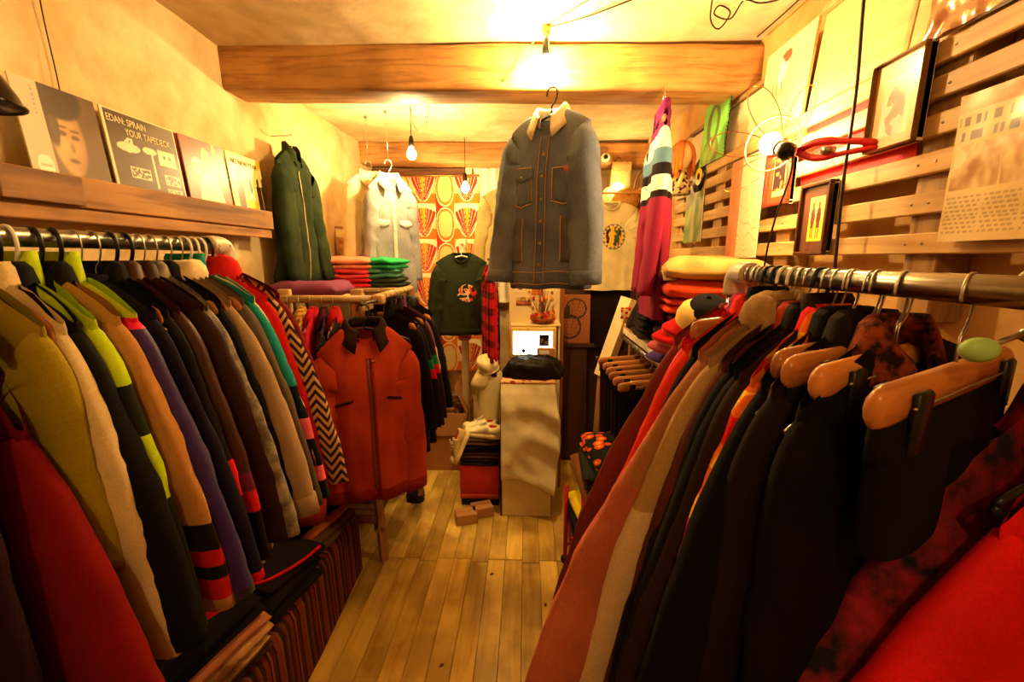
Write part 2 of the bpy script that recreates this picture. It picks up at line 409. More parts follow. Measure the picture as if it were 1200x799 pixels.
# crumpled plastic-wrapped print at the very top
def fn_wrap(u, v): return lerpc((150, 84, 44), (206, 160, 96), N(u * 5, v * 2, 8) + .5)
wall_print('plastic_wrapped_print', 'brown print in crinkled clear plastic above the top slat', 'poster', .78, 1.13, 2.085, 2.36, fn_wrap, .925, .001, 3, coat=1.0, rough=.2, bend=lambda u, v: .008 * N(u * 9, v * 7, 4))
G1, G2 = (112, 190, 74), (86, 96, 44)
def fn_green(u, v):
    if u > .80: return G1
    if ell(u, v, .42, .62, .26, .34) and not ell(u, v, .44, .62, .12, .24): return G2
    if v < .42 and ell(u, v, .4, .12, .34, .34): return lerpc(G2, (122, 150, 60), (N(u * 8, v * 3, 2) + .4))
    return G1
gr = wall_print('record_sleeve', 'bright green record sleeve with vertical lettering above the slats by the beam', 'record sleeve', 2.165, 2.455, 2.075, 2.372, fn_green, .922, .004, 3, edge=flat('sleeve_dark', (40, 20, 14)))
lettering('MINOR THREAT', .041, flat('ink_green', (22, 60, 20), .6), gr, (-.003, 2.176, .285), (R(90), R(90), R(-90)), sx=.88)
def fn_low(u, v): return lerpc((96, 118, 66), (170, 160, 104), N(u * 5, v * 3, 6) + .45 + (v - .5) * .3)
wall_print('green_landscape_print', 'small murky green landscape print on the slats below the black record', 'print', 2.37, 2.62, 1.69, 1.955, fn_low, .925, .002)
vr = T_('vinyl_record', 'black seven inch record with yellow label hung on the slats', 'record')
vr.location = (.926, 2.46, 2.035)
def disc(r0, r1, x, n=28): return [(x, r * math.cos(2 * PI * k / n), r * math.sin(2 * PI * k / n)) for r in (r0, r1) for k in range(n)], [(k, (k + 1) % n, n + (k + 1) % n, n + k) for k in range(n)]
mk('disc', xf(lathe([(.02, -.001), (.0875, -.001), (.0875, .001), (.02, .001)], 32), Matrix.Rotation(R(90), 4, 'Y')), flat('vinyl', (14, 12, 12), .2), vr)
mk('record_label', disc(.018, .045, -.0016), flat('label_yellow', (226, 170, 40), .5), vr)

# record sleeves on the left ledge
def left_sleeve(label, y0, y1, fn, z0=1.772, tilt=5, edge=M['paper'], coat=.0, nu=90, x=-1.327, hz=.308):
    t = T_('record_sleeve', label, 'record sleeve', 'record sleeves on the wooden ledge')
    t.location = (x, 0, z0); t.rotation_euler = (0, R(-tilt), 0)
    mk('sleeve', box(-.004, 0, y0, y1, 0, hz), edge, t, False)
    sheet('cover_print', (.0008, y0, 0), (0, y1 - y0, 0), (0, 0, hz), fn, nu, nu, t, .35, coat)
    return t
def fn_face(u, v):
    if u < .30: 
        return (246, 240, 222) if ell(u, v, .17, .27, .095, .095) and not (abs(v - .27) < .008 and .1 < u < .24) else ((150, 138, 110) if abs(u - .22 + .02 * (v - .7)) < .012 and .72 < v < .95 and math.sin(v * 160) > .0 else (196, 186, 158))
    sm = lambda t: max(0, min(1, t)) ** 2 * (3 - 2 * max(0, min(1, t)))
    e = lambda cx, cy, rx, ry: ((u - cx) / rx) ** 2 + ((v - cy) / ry) ** 2
    c = lerpc((126, 98, 60), (92, 66, 38), u + .3 * N(u * 3, v * 3, 2))
    c = lerpc(c, lerpc((206, 166, 108), (128, 92, 54), (u - .42) * 2 + .35 * N(u * 5, v * 5, 1)), sm((1.25 - e(.53, .55, .21, .34)) * 2))
    for x_, y_, a_, b_, k_ in ((.46, .60, .06, .025, .7), (.62, .58, .055, .022, .7), (.47, .66, .07, .014, .6), (.63, .64, .06, .014, .6), (.555, .48, .03, .05, .35), (.54, .36, .07, .02, .6)):
        c = lerpc(c, (66, 44, 26), k_ * sm((1.6 - e(x_, y_, a_, b_)) * .8))
    c = lerpc(c, (52, 34, 20), sm((1.2 - e(.50, .92, .30, .20)) * 2.2)); c = lerpc(c, (60, 40, 24), .8 * sm((1.2 - e(.36, .72, .09, .26)) * 2))
    return lerpc(c, (156, 124, 78), .5 * sm((.3 - v) * 4))
left_sleeve('brown portrait record sleeve with grey strip, nearest on the ledge by the lampshade', 1.175, 1.40, fn_face, coat=.8)
def cassette(u, v, cx, cy, w, h):
    a, b = (u - cx) / w, (v - cy) / h
    if abs(a) > 1 or abs(b) > 1: return None
    if abs(b - .1) < .22 and abs(a) < .5: return (60, 44, 26) if (abs(abs(a) - .3) < .12) else (214, 200, 160)
    return (214, 200, 160)
def fn_tape(u, v):
    cream = (220, 206, 168)
    if u < .03 or u > .985 or v > .985 or v < .01: return cream
    for q in ((.80, .62, .13, .085), (.33, .10, .13, .085)):
        k = cassette(u, v, *q)
        if k: return k
    for q in ((.82, .37, .12, .06), (.36, .38, .14, .06), (.82, .20, .12, .07)):
        a, b = abs((u - q[0]) / q[2]), abs((v - q[1]) / q[3])
        if a < 1 and b < 1: return cream if (a > .9 or b > .85 or N(u * 40, v * 40, 3) > .1) else (66, 46, 26)
    if ell(u, v, .26, .64, .15, .05) or (.15 < u < .33 and .62 < v < .74 and u - .15 > (v - .62) * .9 and N(u * 30, v * 30, 1) > -.2): return cream
    if ell(u, v, .55, .66, .10, .04) or (abs(u - .57) < .015 and .25 < v < .62): return cream
    if ell(u, v, .62, .12, .08, .03) or ell(u, v, .92, .08, .05, .06) and N(u * 30, v * 30, 2) > 0: return cream
    return (70, 48, 26)
t = left_sleeve('dark brown record sleeve with cream tape deck lettering and icons', 1.418, 1.705, fn_tape, coat=.7, nu=110)
for s, y, z in (('EDAN: SPRAIN', 1.432, .268), ('YOUR TAPEDECK.', 1.492, .236)):
    lettering(s, .031, flat('ink_cream', (226, 212, 176), .6), t, (.0018, y, z), (R(90), 0, R(90)), sx=.74)
def fn_man(u, v):
    if ell(u, v, .52, .78, .105, .14): return lerpc((216, 152, 92), (180, 112, 62), (u - .45) * 3)
    if v < .6 and ell(u, v, .52, .05, .30, .55): return (176, 150, 100) if abs(u - .52) < .008 or abs(abs(u - .52) - .07 - (.5 - v) * .1) < .008 and v > .35 else (232, 216, 170)
    if ell(u, v, .27, .66, .10, .10): return (150, 60, 30) if (abs(v - .66) < .02 or abs(v - .61) < .015) and .2 < u < .34 else (246, 232, 190)
    if u < .2: return (186, 80, 36) if (u * 22) % 1 > .4 else (150, 56, 24)
    if u > .78: return (180, 72, 44)
    if u > .7: return (226, 160, 40)
    return (110, 66, 34)
left_sleeve('record sleeve of a figure in pale shirt before red drapes, third along the ledge', 1.73, 1.975, fn_man)
def fn_year(u, v):
    c = (232, 190, 60) if v > .86 or u < .06 else (238, 222, 150)
    for cx, top, w in ((.25, .62, .10), (.82, .58, .07), (.98, .6, .07)):
        if ell(u, v, cx, top + .06, .035, .07) or (v < top and abs(u - cx) < w): c = (60, 40, 24) if cx > .5 else (96, 66, 36)
    if ell(u, v, .58, .58, .05, .13): c = (70, 36, 20)
    if v < .34 and .38 < u < .74: c = (234, 196, 50)
    return c
t = left_sleeve('yellow record sleeve with dark standing silhouettes beside the green hanging jacket', 1.99, 2.24, fn_year)
lettering('NO NEW YEAR', .036, flat('ink_dark', (36, 22, 14), .6), t, (.0018, 2.015, .258), (R(90), 0, R(90)), sx=.78)
sp = T_('record_sleeve', 'thin dark red record sleeve edge tucked behind the drapes record', 'record sleeve', 'record sleeves on the wooden ledge')
sp.location = (-1.345, 0, 1.772); sp.rotation_euler = (0, R(-3), 0); mk('sleeve', box(-.004, 0, 1.706, 1.9, 0, .306), flat('sleeve_red', (120, 36, 20)), sp, False)
mk('sleeve_opening', box(-.0035, -.0005, 1.7055, 1.706, .004, .302), M['paper'], sp, False)

# ------------------------------------------------------------------ hangers and garments
HM = {}
def hook_path(): return bezier([(0, 0, -.082), (0, 0, -.05), (.014, 0, -.034), (.0235, 0, -.012), (.0225, 0, .008), (.012, 0, .0215), (0, 0, .024), (-.012, 0, .0215), (-.0215, 0, .010), (-.0235, 0, -.006)], 4)
def hanger_meshes(kind):
    if kind in HM: return HM[kind]
    out = []
    def m(name, vf, mat):
        v, f = vf; me = bpy.data.meshes.new(name); me.from_pydata(v, [], f); me.materials.append(mat)
        me.polygons.foreach_set('use_smooth', [True] * len(me.polygons)); out.append((name, me))
    if kind == 'wood':
        m('hook', tube(hook_path(), .0019, 6), M['wire'])
        pth, rr = [], []
        for i in range(23):
            a = (i - 11) / 11; pth.append((a * .215, -.03 * abs(a) ** 2, -.086 - .055 * abs(a) ** 1.35)); rr.append(.015 + .001 * abs(a) - (.010 if abs(a) == 1 else 0) - .004 * (abs(a) < .05))
        m('arms', tube(pth, rr, 10, True, .42), M['hwood'])
    elif kind in ('black', 'white'):
        mt = M[kind]; m('hook', tube(hook_path(), .0036 if kind == 'black' else .003, 8), mt)
        m('arms', tube(bezier([(0, 0, -.08), (.05, 0, -.09), (.19, -.01, -.135), (.21, -.01, -.15), (.19, -.01, -.16), (0, 0, -.163), (-.19, -.01, -.16), (-.21, -.01, -.15), (-.19, -.01, -.135), (-.05, 0, -.09), (0, 0, -.08)], 5), .0048, 8), mt)
    elif kind == 'wire':
        m('hook', tube(hook_path(), .0015, 6), M['wire'])
        m('arms', tube(bezier([(0, 0, -.08), (.04, 0, -.09), (.2, 0, -.15), (.205, 0, -.158), (.19, 0, -.163), (0, 0, -.165), (-.19, 0, -.163), (-.205, 0, -.158), (-.2, 0, -.15), (-.04, 0, -.09), (0, 0, -.08)], 4), .0016, 6), M['wire'])
    elif kind == 'clip':
        m('hook', tube(hook_path(), .002, 6), M['wire'])
        pth = [(-.2, 0, -.098), (-.195, 0, -.098), (-.18, 0, -.098), (.18, 0, -.098), (.195, 0, -.098), (.2, 0, -.098)]
        m('arms', tube(pth, [.011, .019, .023, .023, .019, .011], 12, True, .5), M['hwood'])
        m('rod', tube([(-.155, -.016, -.1), (.155, -.016, -.1)], .0015, 6), M['wire'])
        for sx in (-1, 1):
            m('clip', join(rbox(sx * .135 - .016, sx * .135 + .016, -.02, -.011, -.15, -.085, .003, 1), rbox(sx * .135 - .016, sx * .135 + .016, .011, .02, -.15, -.085, .003, 1)), M['black'])
    HM[kind] = out; return out
HLAB = dict(wood='varnished wooden', black='black plastic', white='white plastic', wire='thin wire', clip='wooden clip')
def hanger(kind, what, loc, rot, group):
    h = thing('clothes_hanger', f'{HLAB[kind]} hanger carrying the {what}', 'hanger', loc, rot, group)
    for nme, me in hanger_meshes(kind):
        o = bpy.data.objects.new(nme, me); COL.objects.link(o); o.parent = h
    return h

class Garment:
    def __init__(g, name, label, cat, loc, rot, mat, sw=.222, drop=.062, L=.72, hw=.24, t=.030, sl=.53, ang=(14, 14), sr=(.088, .062),
                 sflat=.30, smat=None, collar='shirt', cmat=None, cuff=None, hem=None, seed=0, nu=40, nv=24, group=None, fold=.015, sleeves=True, zn=-.066, neck=.062, tw=(0, 0), curve=(0, 0), cd=.030, bend=.55):
        g.__dict__.update(locals()); g.cache = {}; g.root = thing(name, label, cat, loc, rot, group); g.zsh = zn - drop
        nu2 = nu; rows = []
        for i in range(nv + 1):
            v = (i / nv) ** 1.25
            rows.append([g.B(2 * PI * k / nu2, v) for k in range(nu2)])
        mk('torso', grid(rows, True), mat, g.root)
        if sleeves:
            for s, q in ((-1, 0), (1, 1)):
                rows = []; ns = 24
                for i in range(ns + 1): rows.append([g.Sl(s, q, i / ns, 2 * PI * k / 18) for k in range(18)])
                e = [g.Sl(s, q, .97, 2 * PI * k / 18, .82) for k in range(18)]; rows.append([g.Sl(s, q, 1, 2 * PI * k / 18, .9) for k in range(18)]); rows.append(e)
                c = sum((Vector(p) for p in e), Vector()) / 18; rows.append([tuple(c)] * 18)
                mk('sleeve', grid(rows, True), smat or mat, g.root)
                if cuff:
                    rows = [[g.Sl(s, q, a, 2 * PI * k / 18, f) for k in range(18)] for a, f in ((.92, .98), (.923, 1.035), (1.005, 1.03), (1.01, .88))]
                    mk('cuff', grid(rows, True), cuff, g.root)
        if hem:
            rows = [[g.B(2 * PI * k / nu2, a, e) for k in range(nu2)] for a, e in ((.925, .0), (.93, .004), (.998, .004), (1.004, -.002))]
            mk('waistband', grid(rows, True), hem, g.root)
        if collar: g.make_collar(collar, cmat or mat)
    def ztop(g, x, front):
        a = max(0, abs(x) - g.neck) / max(.01, g.sw - g.neck)
        z = g.zn - g.drop * a ** 1.25 + .006
        if abs(x) < g.neck * 1.3: z -= (.06 if front else .006) * max(0, 1 - (x / g.neck / 1.3) ** 2)
        return z
    def B(g, th, v, extra=0.0):
        c, s = math.cos(th), math.sin(th)
        Wd = g.sw + (g.hw - g.sw) * min(1, v * 1.4) - .02 * math.exp(-((v - .1) / .08) ** 2)
        x = Wd * sgp(c, .75); front = s < 0
        T = g.t * (.28 + .72 * min(1, v * 3.2) ** .55)
        if abs(x) < g.neck * 1.2: T = max(T, g.cd * (1 - (x / g.neck / 1.2) ** 2) ** .5 * max(0, 1 - v * 4))
        edge = 1 - max(0, (abs(x) / Wd - .8)) * 2
        y = sgp(s, .7) * T
        zt = g.ztop(x, front); zh = -g.L + .012 * N(x * 7, g.seed, s)
        z = zt + (zh - zt) * v
        k = g.seed * 3.7
        f = N(x * 13 + k, z * 1.7, s * 1.3) * 1.3 + .6 * N(x * 30 + k, z * 4, s) + .5 * N(x * 8, z * 9 + x * 14, k)
        d = g.fold * f * (.25 + .9 * v)
        y += (d + extra) * (1 if s >= 0 else -1); x += .5 * d * c + extra * c
        y += .02 * v * N(x * 4 + k, k, z * 2)
        ct = math.sin(g.tw[0] * 0) if False else 0
        return (x, y - .02 * (abs(x) / g.sw) ** 2 * (1 - v), z)
    def Sl(g, s, q, u, ph, f=1.0):
        """sleeve: the outer edge runs on from the shoulder seam, the width grows inwards"""
        key = (s, round(u, 4))
        if key not in g.cache:
            L = g.sl; n = 14; a1 = g.ang[q]; p = Vector((g.sw - .018, 0, g.zsh + .002)); a0 = 52
            steps = max(1, int(u * n)); du = u * L / steps; d = None
            for i in range(steps):
                uu = (i + .5) / steps * u
                a1 = g.ang[q] * (1 - g.bend * min(1, max(0, (uu - .35) / .55))); a = R(a1 + (a0 - a1) * max(0, 1 - uu / .2) ** 1.3 + 5 * N(uu * 3, g.seed, s * 2) * (uu > .2))
                d = Vector((math.sin(a), 0, -math.cos(a))); p = p + d * du
            if u <= 0: a = R(a0); d = Vector((math.sin(a), 0, -math.cos(a)))
            r = g.sr[0] + (g.sr[1] - g.sr[0]) * min(1, u * 1.05)
            if u < .12: r *= .72 + .28 * (u / .12) ** .6
            nrm = Vector((-d.z, 0, d.x)); g.cache[key] = (p - nrm * r, nrm, r)
        c, nrm, r = g.cache[key]
        k = g.seed * 1.9 + s * 5
        w = .020 * N(math.cos(ph) * 2.3 + k, math.sin(ph) * 2.3, u * 2.2 + k) * (1 - .3 * u) + .010 * N(u * 9, math.cos(ph) * 1.2 + k, math.sin(ph) * 1.2) + .006 * N(u * 22 + 2 * math.sin(ph), k, math.cos(ph) * 2) + .005 * math.sin(u * 34 + 3 * math.sin(ph) + k) * math.exp(-((u - .5) / .2) ** 2)
        rr = (r + w * min(1, u * 5) * (1 - .62 * max(0, math.cos(ph)))) * f
        b = min(1, u / .32); b = b * b * (3 - 2 * b); fl0 = min(g.sflat, g.t * .95 / r); fy = fl0 + (g.sflat - fl0) * b
        o = c + nrm * (math.cos(ph) * rr) + Vector((0, 1, 0)) * (sgp(math.sin(ph), .85) * rr * fy)
        return (s * o.x, o.y - .018 - g.curve[q] * u * u, o.z)
    def front(g, x, z, off=.003):
        zt = g.ztop(x, True); v = max(0.001, min(1, (z - zt) / (-g.L - zt)))
        Wd = g.sw + (g.hw - g.sw) * min(1, v * 1.4) - .02 * math.exp(-((v - .1) / .08) ** 2)
        c = sgp(max(-1, min(1, x / Wd)), 1 / .75); th = -math.acos(max(-1, min(1, c)))
        p = g.B(th, v); return (p[0], p[1] - off, p[2])
    def patch(g, name, x0, x1, z0, z1, mat, off=.003, nx=6, nz=10, shape=None, parent=None, thick=.002):
        rows = []
        for j in range(nz + 1):
            z = z0 + (z1 - z0) * j / nz; r = []
            for i in range(nx + 1):
                u = i / nx; x = x0 + (x1 - x0) * u; zz = z + (shape(u, j / nz) if shape else 0); r.append(g.front(x, zz, off))
            rows.append(r)
        return solid(mk(name, grid(rows), mat, parent or g.root), thick, 0)
    def print_patch(g, name, x0, x1, z0, z1, fn, nx, nz, off=.003):
        rows, cols = [], []
        keep = []
        for j in range(nz + 1):
            r = []
            for i in range(nx + 1):
                u, w = i / nx, j / nz; r.append(g.front(x0 + (x1 - x0) * u, z0 + (z1 - z0) * w, off)); c = fn(u, w); keep.append(c is not None); cols += [*(lin(c) if c else (0, 0, 0)), 1.0]
            rows.append(r)
        V, F = grid(rows); F = [q for q in F if all(keep[i] for i in q)]
        o = mk(name, (V, F), printed(.8), g.root); at = o.data.color_attributes.new('print', 'FLOAT_COLOR', 'POINT'); at.data.foreach_set('color', cols); return o
    def button(g, x, z, r=.006, mat=None, off=.007):
        p = g.front(x, z, off); mk('button', xf(sphere((0, 0, 0), r, 8, 5, 1, .4, 1), Matrix.Translation(p)), mat or M['brass'], g.root)
    def make_collar(g, kind, mat):
        zn = g.zn; n = 25
        def ring(i, e, dz, fr=.058, w=2.72):
            a = -w + 2 * w * i / (n - 1); frn = max(0, -math.cos(a)) ; rx, ry = g.neck * e, g.cd * e
            return Vector((rx * math.sin(a), ry * math.cos(a) - .004, zn + dz - fr * frn ** 1.3))
        if kind == 'shirt':
            rows = []
            for e, dz, ex in ((.98, -.012, 0), (.94, .022, 0), (1.0, .030, 0), (1.12, .022, 0), (1.36, -.016, .0), (1.5, -.034, 1)):
                r = []
                for i in range(n):
                    p = ring(i, e, dz); k = abs(i / (n - 1) - .5) * 2
                    if ex: p += Vector((math.copysign(.006, p.x) * k, -.006 * k, -.026 * k ** 5))
                    elif dz == -.016: p += Vector((0, -.006 * k, -.01 * k ** 5))
                    r.append(p)
                rows.append(r)
            solid(mk('collar', grid(rows), mat, g.root), .003, 1)
        elif kind in ('fur', 'hood'):
            rr = .03 if kind == 'fur' else .036; rows = []
            for i in range(n):
                p = ring(i, 1.25, .004, .05, 2.6); a = -2.6 + 5.2 * i / (n - 1); o = Vector((math.sin(a), math.cos(a), 0)); r = []
                for k in range(12):
                    b = 2 * PI * k / 12; q = rr * (1 + (.35 if kind == 'fur' else .3) * N(i * .9 + g.seed, math.cos(b) * 2.2, math.sin(b) * 2.2)); r.append(p + o * (math.cos(b) * q * .9) + Vector((0, 0, math.sin(b) * q * (1.15 if kind == 'hood' else 1))))
                rows.append(r)
            mk('collar' if kind == 'fur' else 'hood', grid(rows, True, True), mat, g.root)
        elif kind == 'stand':
            rows = [[ring(i, e, dz) for i in range(n)] for e, dz in ((1.02, -.02), (1.0, .0), (.95, .03), (.93, .05))]
            solid(mk('collar', grid(rows), mat, g.root), .006, 1)
        elif kind == 'crew':
            pth = [ring(i, 1.0, .0, .06, PI * .985) for i in range(n)]; mk('collar', tube(pth, .008, 8, True), mat, g.root)

SEED = [0]
def hung(rail, kind, what, label, mat, hk='wood', off=0, rot=None, cat='jacket', dy=0, z=None, **kw):
    """a garment on its own hanger on a rail; rail = dict(pos(t), rot, group)"""
    SEED[0] += 1; s = SEED[0]; rr = random.Random(s)
    loc = rail['pos'](off); a = (rail['rot'] if rot is None else rot) + rr.uniform(-3, 3)
    hanger(hk, what, loc, a, rail['hg'])
    if kind == 'trousers': return trousers(label, loc, a, mat, s, rail['gg'], **kw)
    return Garment(kw.pop('name', cat.replace(' ', '_')), label, cat, loc, a, mat, seed=s, group=rail['gg'], **kw)
def trousers(label, loc, a, mat, s, group, L=.95, w=.19, t=.02, name='trousers'):
    r = thing(name, label, 'trousers', loc, a, group)
    rows = []
    for i in range(22):
        v = i / 21; z = -.118 - (L - .118) * v; row = []
        for k in range(32):
            th = 2 * PI * k / 32; c, sn = math.cos(th), math.sin(th)
            x = (w - .03 * v) * sgp(c, .8); y = t * sgp(sn, .6) * (1 - .5 * math.exp(-(x / .02) ** 2) * (v > .3)) * (.5 + .5 * min(1, v * 6))
            d = .012 * N(x * 12 + s, z * 2, sn) * (.3 + v); row.append((x + .4 * d, y + d, z))
        rows.append(row)
    mk('legs', grid(rows, True, True), mat, r)
    rows = [[((w + .003) * sgp(math.cos(th), .8), (t * .5 + .004) * sgp(math.sin(th), .6), z) for th in [2 * PI * k / 32 for k in range(32)]] for z in (-.115, -.152)]
    mk('waistband', grid(rows, True, True), mat, r); return r
# ------------------------------------------------------------------ rails
def pipe_rack(label, x, z, y0, y1, near_post, elbow_mat):
    t = thing('pipe_rail', label, 'clothes rail', (x, 0, 0))
    mk('pipe', cyl((0, y0, z), (0, y1, z), .0168, 18), M['chrome'], t)
    mk('elbow', tube(bezier([(0, y1 - .035, z), (0, y1 + .012, z), (0, y1 + .03, z - .014), (0, y1 + .032, z - .05)], 5), .0245, 16), elbow_mat, t)
    if x < 0:   # the far end turns back into the plaster wall
        mk('upright', tube(bezier([(0, y1 + .032, z - .04), (0, y1 + .032, z - .20), (-.04, y1 + .032, z - .25), (RX0 - x, y1 + .032, z - .26)], 6), .0165, 16), M['chrome'], t)
        mk('wall_flange', xf(lathe([(.045, 0), (.045, .006), (.024, .010), (.022, .03)], 18), Matrix.Translation((RX0 - x + .012, y1 + .032, z - .26)) @ Matrix.Rotation(R(90), 4, 'Y')), elbow_mat, t)
    else:
        mk('upright', cyl((0, y1 + .032, .0), (0, y1 + .032, z - .04), .0165, 16), M['chrome'], t)
        mk('foot_flange', move(lathe([(.045, 0), (.045, .006), (.024, .010), (.022, .03)], 18), (0, y1 + .032, 0)), elbow_mat, t)
    mk('elbow', tube(bezier([(0, y0 + .03, z), (0, y0 - .012, z), (0, y0 - .03, z - .014), (0, y0 - .032, z - .05)], 5), .0245, 16), elbow_mat, t)
    mk('upright', cyl((0, y0 - .032, .0), (0, y0 - .032, z - .04), near_post[0], 16), near_post[1], t)
    for a in (-.02, .02):
        mk('grub_screw', move(sphere((0, 0, 0), .005, 8, 5), (.022, y1 + a, z)), M['wire'], t)
    return t
FIT = flat('pipe_fitting', (196, 186, 164), .4, .2)
pipe_rack('steel pipe clothes rail along the plaster wall under the record ledge', -.86, 1.636, .08, 1.185, (.0165, M['chrome']), FIT)
pipe_rack('steel pipe clothes rail along the slatted wall', .49, 1.567, .12, .995, (.021, flat('white_post', (222, 216, 196), .5)), FIT)
mk_r = lambda: None
LR = dict(pos=lambda y: (-.86, y * .905, 1.629), rot=-15, hg='hangers on the pipe rail under the records', gg='coats on the pipe rail under the records')
RR = dict(pos=lambda y: (.49, y, 1.56), rot=27, hg='hangers on the pipe rail by the slats', gg='coats on the pipe rail by the slats')
MR = dict(pos=lambda x: (x, 2.0, 1.404), rot=-64, hg='hangers on the short wooden rail', gg='clothes on the short wooden rail')
CR = dict(pos=lambda y: (-.71, y, 1.413), rot=-26, hg='hangers on the wooden rail towards the curtain', gg='jackets on the wooden rail towards the curtain')
KR = dict(pos=lambda y: (.6, y, 1.128), rot=20, hg='clip hangers on the low chrome rail', gg='trousers on the low chrome rail')

F = fabric
BLK = (20, 17, 18); DBR = (52, 30, 20)
# --- left rail, near to far
l = lambda y, what, label, mat, **kw: hung(LR, 'g', what, label, mat, off=y, **kw)
l(.24, 'near brown cord coat', 'dark brown cord coat nearest the camera on the pipe rail under the records', F((50, 30, 22)), L=0.74, ang=(4, 22), hk='black', cat='coat')
l(.32, 'near black parka', 'black padded hooded parka second from the near end of the pipe rail', F(BLK, rough=.6), L=0.74, ang=(4, 19), hk='wood', collar='hood', cat='coat')
l(.40, 'speckled maroon cardigan', 'maroon speckled cardigan hanging just before the dark plum jumper', F((92, 30, 30), (150, 110, 90), 'tweed', 60), L=0.74, ang=(4, 19), collar='crew', cat='cardigan')
l(.645, 'deep red wool coat', 'deep red wool coat with wide sleeve low in the bottom corner', F((140, 20, 18)), L=0.74, ang=(4, 27), sr=(.13, .13), sl=.56, drop=.14, zn=-.12, neck=.045, hk='wood', cat='coat')
l(.545, 'plum jumper', 'dark plum jumper hanging before the deep red wool coat', F((58, 24, 34)), L=0.74, ang=(4, 8), collar='crew', cat='jumper')
l(.68, 'olive yellow jacket', 'olive yellow jacket with wide shoulder near the frame edge', F((176, 158, 34)), L=0.74, ang=(4, 12), sl=.36, hk='black', cat='jacket')
l(.722, 'cream corduroy coat', 'cream coat with pale collar just behind the olive yellow jacket', F((226, 206, 160)), t=.02, L=0.74, ang=(4, 17), collar='shirt', cat='coat')
l(.745, 'long black coat', 'long black coat with drooping sleeve in front of the neon jacket', F(BLK), L=0.74, ang=(4, 21), sl=0.53, sr=(.12, .11), hk='black', cat='coat')
l(.77, 'neon yellow and black jacket', 'neon yellow green and black banded jacket by the tan banded sleeve', F((190, 214, 30), None, 'bands', [(.22, (22, 20, 20)), (.30, (190, 214, 30)), (.40, BLK)]), L=0.74, ang=(4, 17), hk='white', collar='stand')
l(.81, 'tan jacket with red bands', 'tan sleeve jacket with black and red bands on its arm', F((186, 140, 82), None, 'bands', [(.46, BLK), (.51, (190, 30, 24)), (.535, BLK), (.56, (190, 30, 24)), (.6, (186, 140, 82)), (.68, (60, 26, 20))]), L=0.74, ang=(4, 21), hk='black', cmat=F(BLK))
l(.845, 'purple windbreaker', 'colour block windbreaker with neon shoulders and long purple sleeves', F((196, 220, 34), None, 'bands', [(.125, (232, 24, 90)), (.145, (66, 32, 112)), (.6, (58, 28, 104))], rough=.55), L=0.74, ang=(4, 24), sl=0.53, sr=(.11, .10), hk='black', collar='stand', cmat=F((196, 220, 34)))
l(.885, 'hot pink and navy top', 'dark top with hot pink lower half peeking low below the purple windbreaker', F((30, 22, 50), None, 'bands', [(.60, (232, 18, 60))]), L=0.74, ang=(4, 23), sl=0.53, sr=(.07, .08), hk='wire', cat='top', collar='crew')
l(.925, 'black jacket with red block', 'black jacket with a square red block on the upper sleeve', F(BLK, None, 'bands', [(.40, (210, 26, 24)), (.47, BLK)]), L=0.74, ang=(4, 18), hk='wood')
l(.965, 'brown leather jacket', 'brown leather jacket with purple and red sleeve bands', F((82, 46, 28), None, 'bands', [(.44, (116, 40, 76)), (.475, (206, 36, 28)), (.52, BLK)], rough=.5), L=0.74, ang=(4, 20), hk='black', collar='shirt')
l(1.0, 'chocolate brown jacket', 'plain chocolate brown jacket just before the mottled grey denim coat', F((70, 38, 24), rough=.6), L=0.74, ang=(4, 20), hk='black')
l(1.035, 'mottled grey denim coat', 'mottled acid wash grey denim coat with long sleeve', F((112, 104, 94), (166, 156, 138), 'mottle', 40), L=0.74, ang=(4, 23), sl=0.53, hk='wire', cat='coat')
l(1.07, 'black blazer', 'narrow black blazer between mottled grey coat and fur collar coat', F(BLK), L=0.74, ang=(4, 19), hk='wood')
l(1.115, 'fur collar suede coat', 'taupe suede coat with fluffy cream fur collar', F((168, 142, 108), sheen=.5), L=0.74, ang=(4, 27), sl=0.52, sr=(.12, .13), hk='wood', collar='fur', cmat=F((240, 224, 180), sheen=.6), cat='coat', cuff=F((170, 144, 112)))
l(1.15, 'grey cardigan', 'plain grey cardigan directly behind the fur collar suede coat', F((112, 100, 84)), L=0.74, ang=(4, 22), hk='wood', cat='cardigan')
l(1.18, 'teal and pink striped jacket', 'jacket with teal shoulder and black and pink sleeve blocks', F((34, 150, 146), None, 'bands', [(.33, BLK), (.41, (236, 116, 130)), (.46, BLK), (.53, (236, 116, 130)), (.57, BLK)]), L=0.74, ang=(4, 22), hk='white', collar='stand')
l(1.21, 'cream fleece with orange bands', 'cream fleece with orange and maroon lower sleeve bands', F((236, 212, 160), None, 'bands', [(.5, (216, 96, 40)), (.55, (236, 190, 120)), (.59, (216, 80, 36)), (.66, (74, 26, 22))]), L=0.74, ang=(4, 22), hk='white', collar='crew')
l(1.235, 'bright red hooded top', 'bright red hooded top bunched on top of the rail by the elbow', F((206, 34, 22)), L=0.74, ang=(4, 17), hk='white', collar='hood')
l(1.262, 'zigzag knit cardigan', 'brown and cream zigzag knit cardigan near the rail elbow', F((196, 160, 104), (52, 32, 22), 'zigzag', .03), L=0.74, ang=(4, 24), hk='black', collar='crew', cat='cardigan', sw=.23)
l(1.29, 'dark red velvet top', 'dark red velvet top at the far end of the pipe rail', F((122, 14, 20), (80, 8, 14), 'mottle', 20, sheen=.6), L=0.74, ang=(4, 21), hk='wood', collar='crew', cat='top', sw=.235)

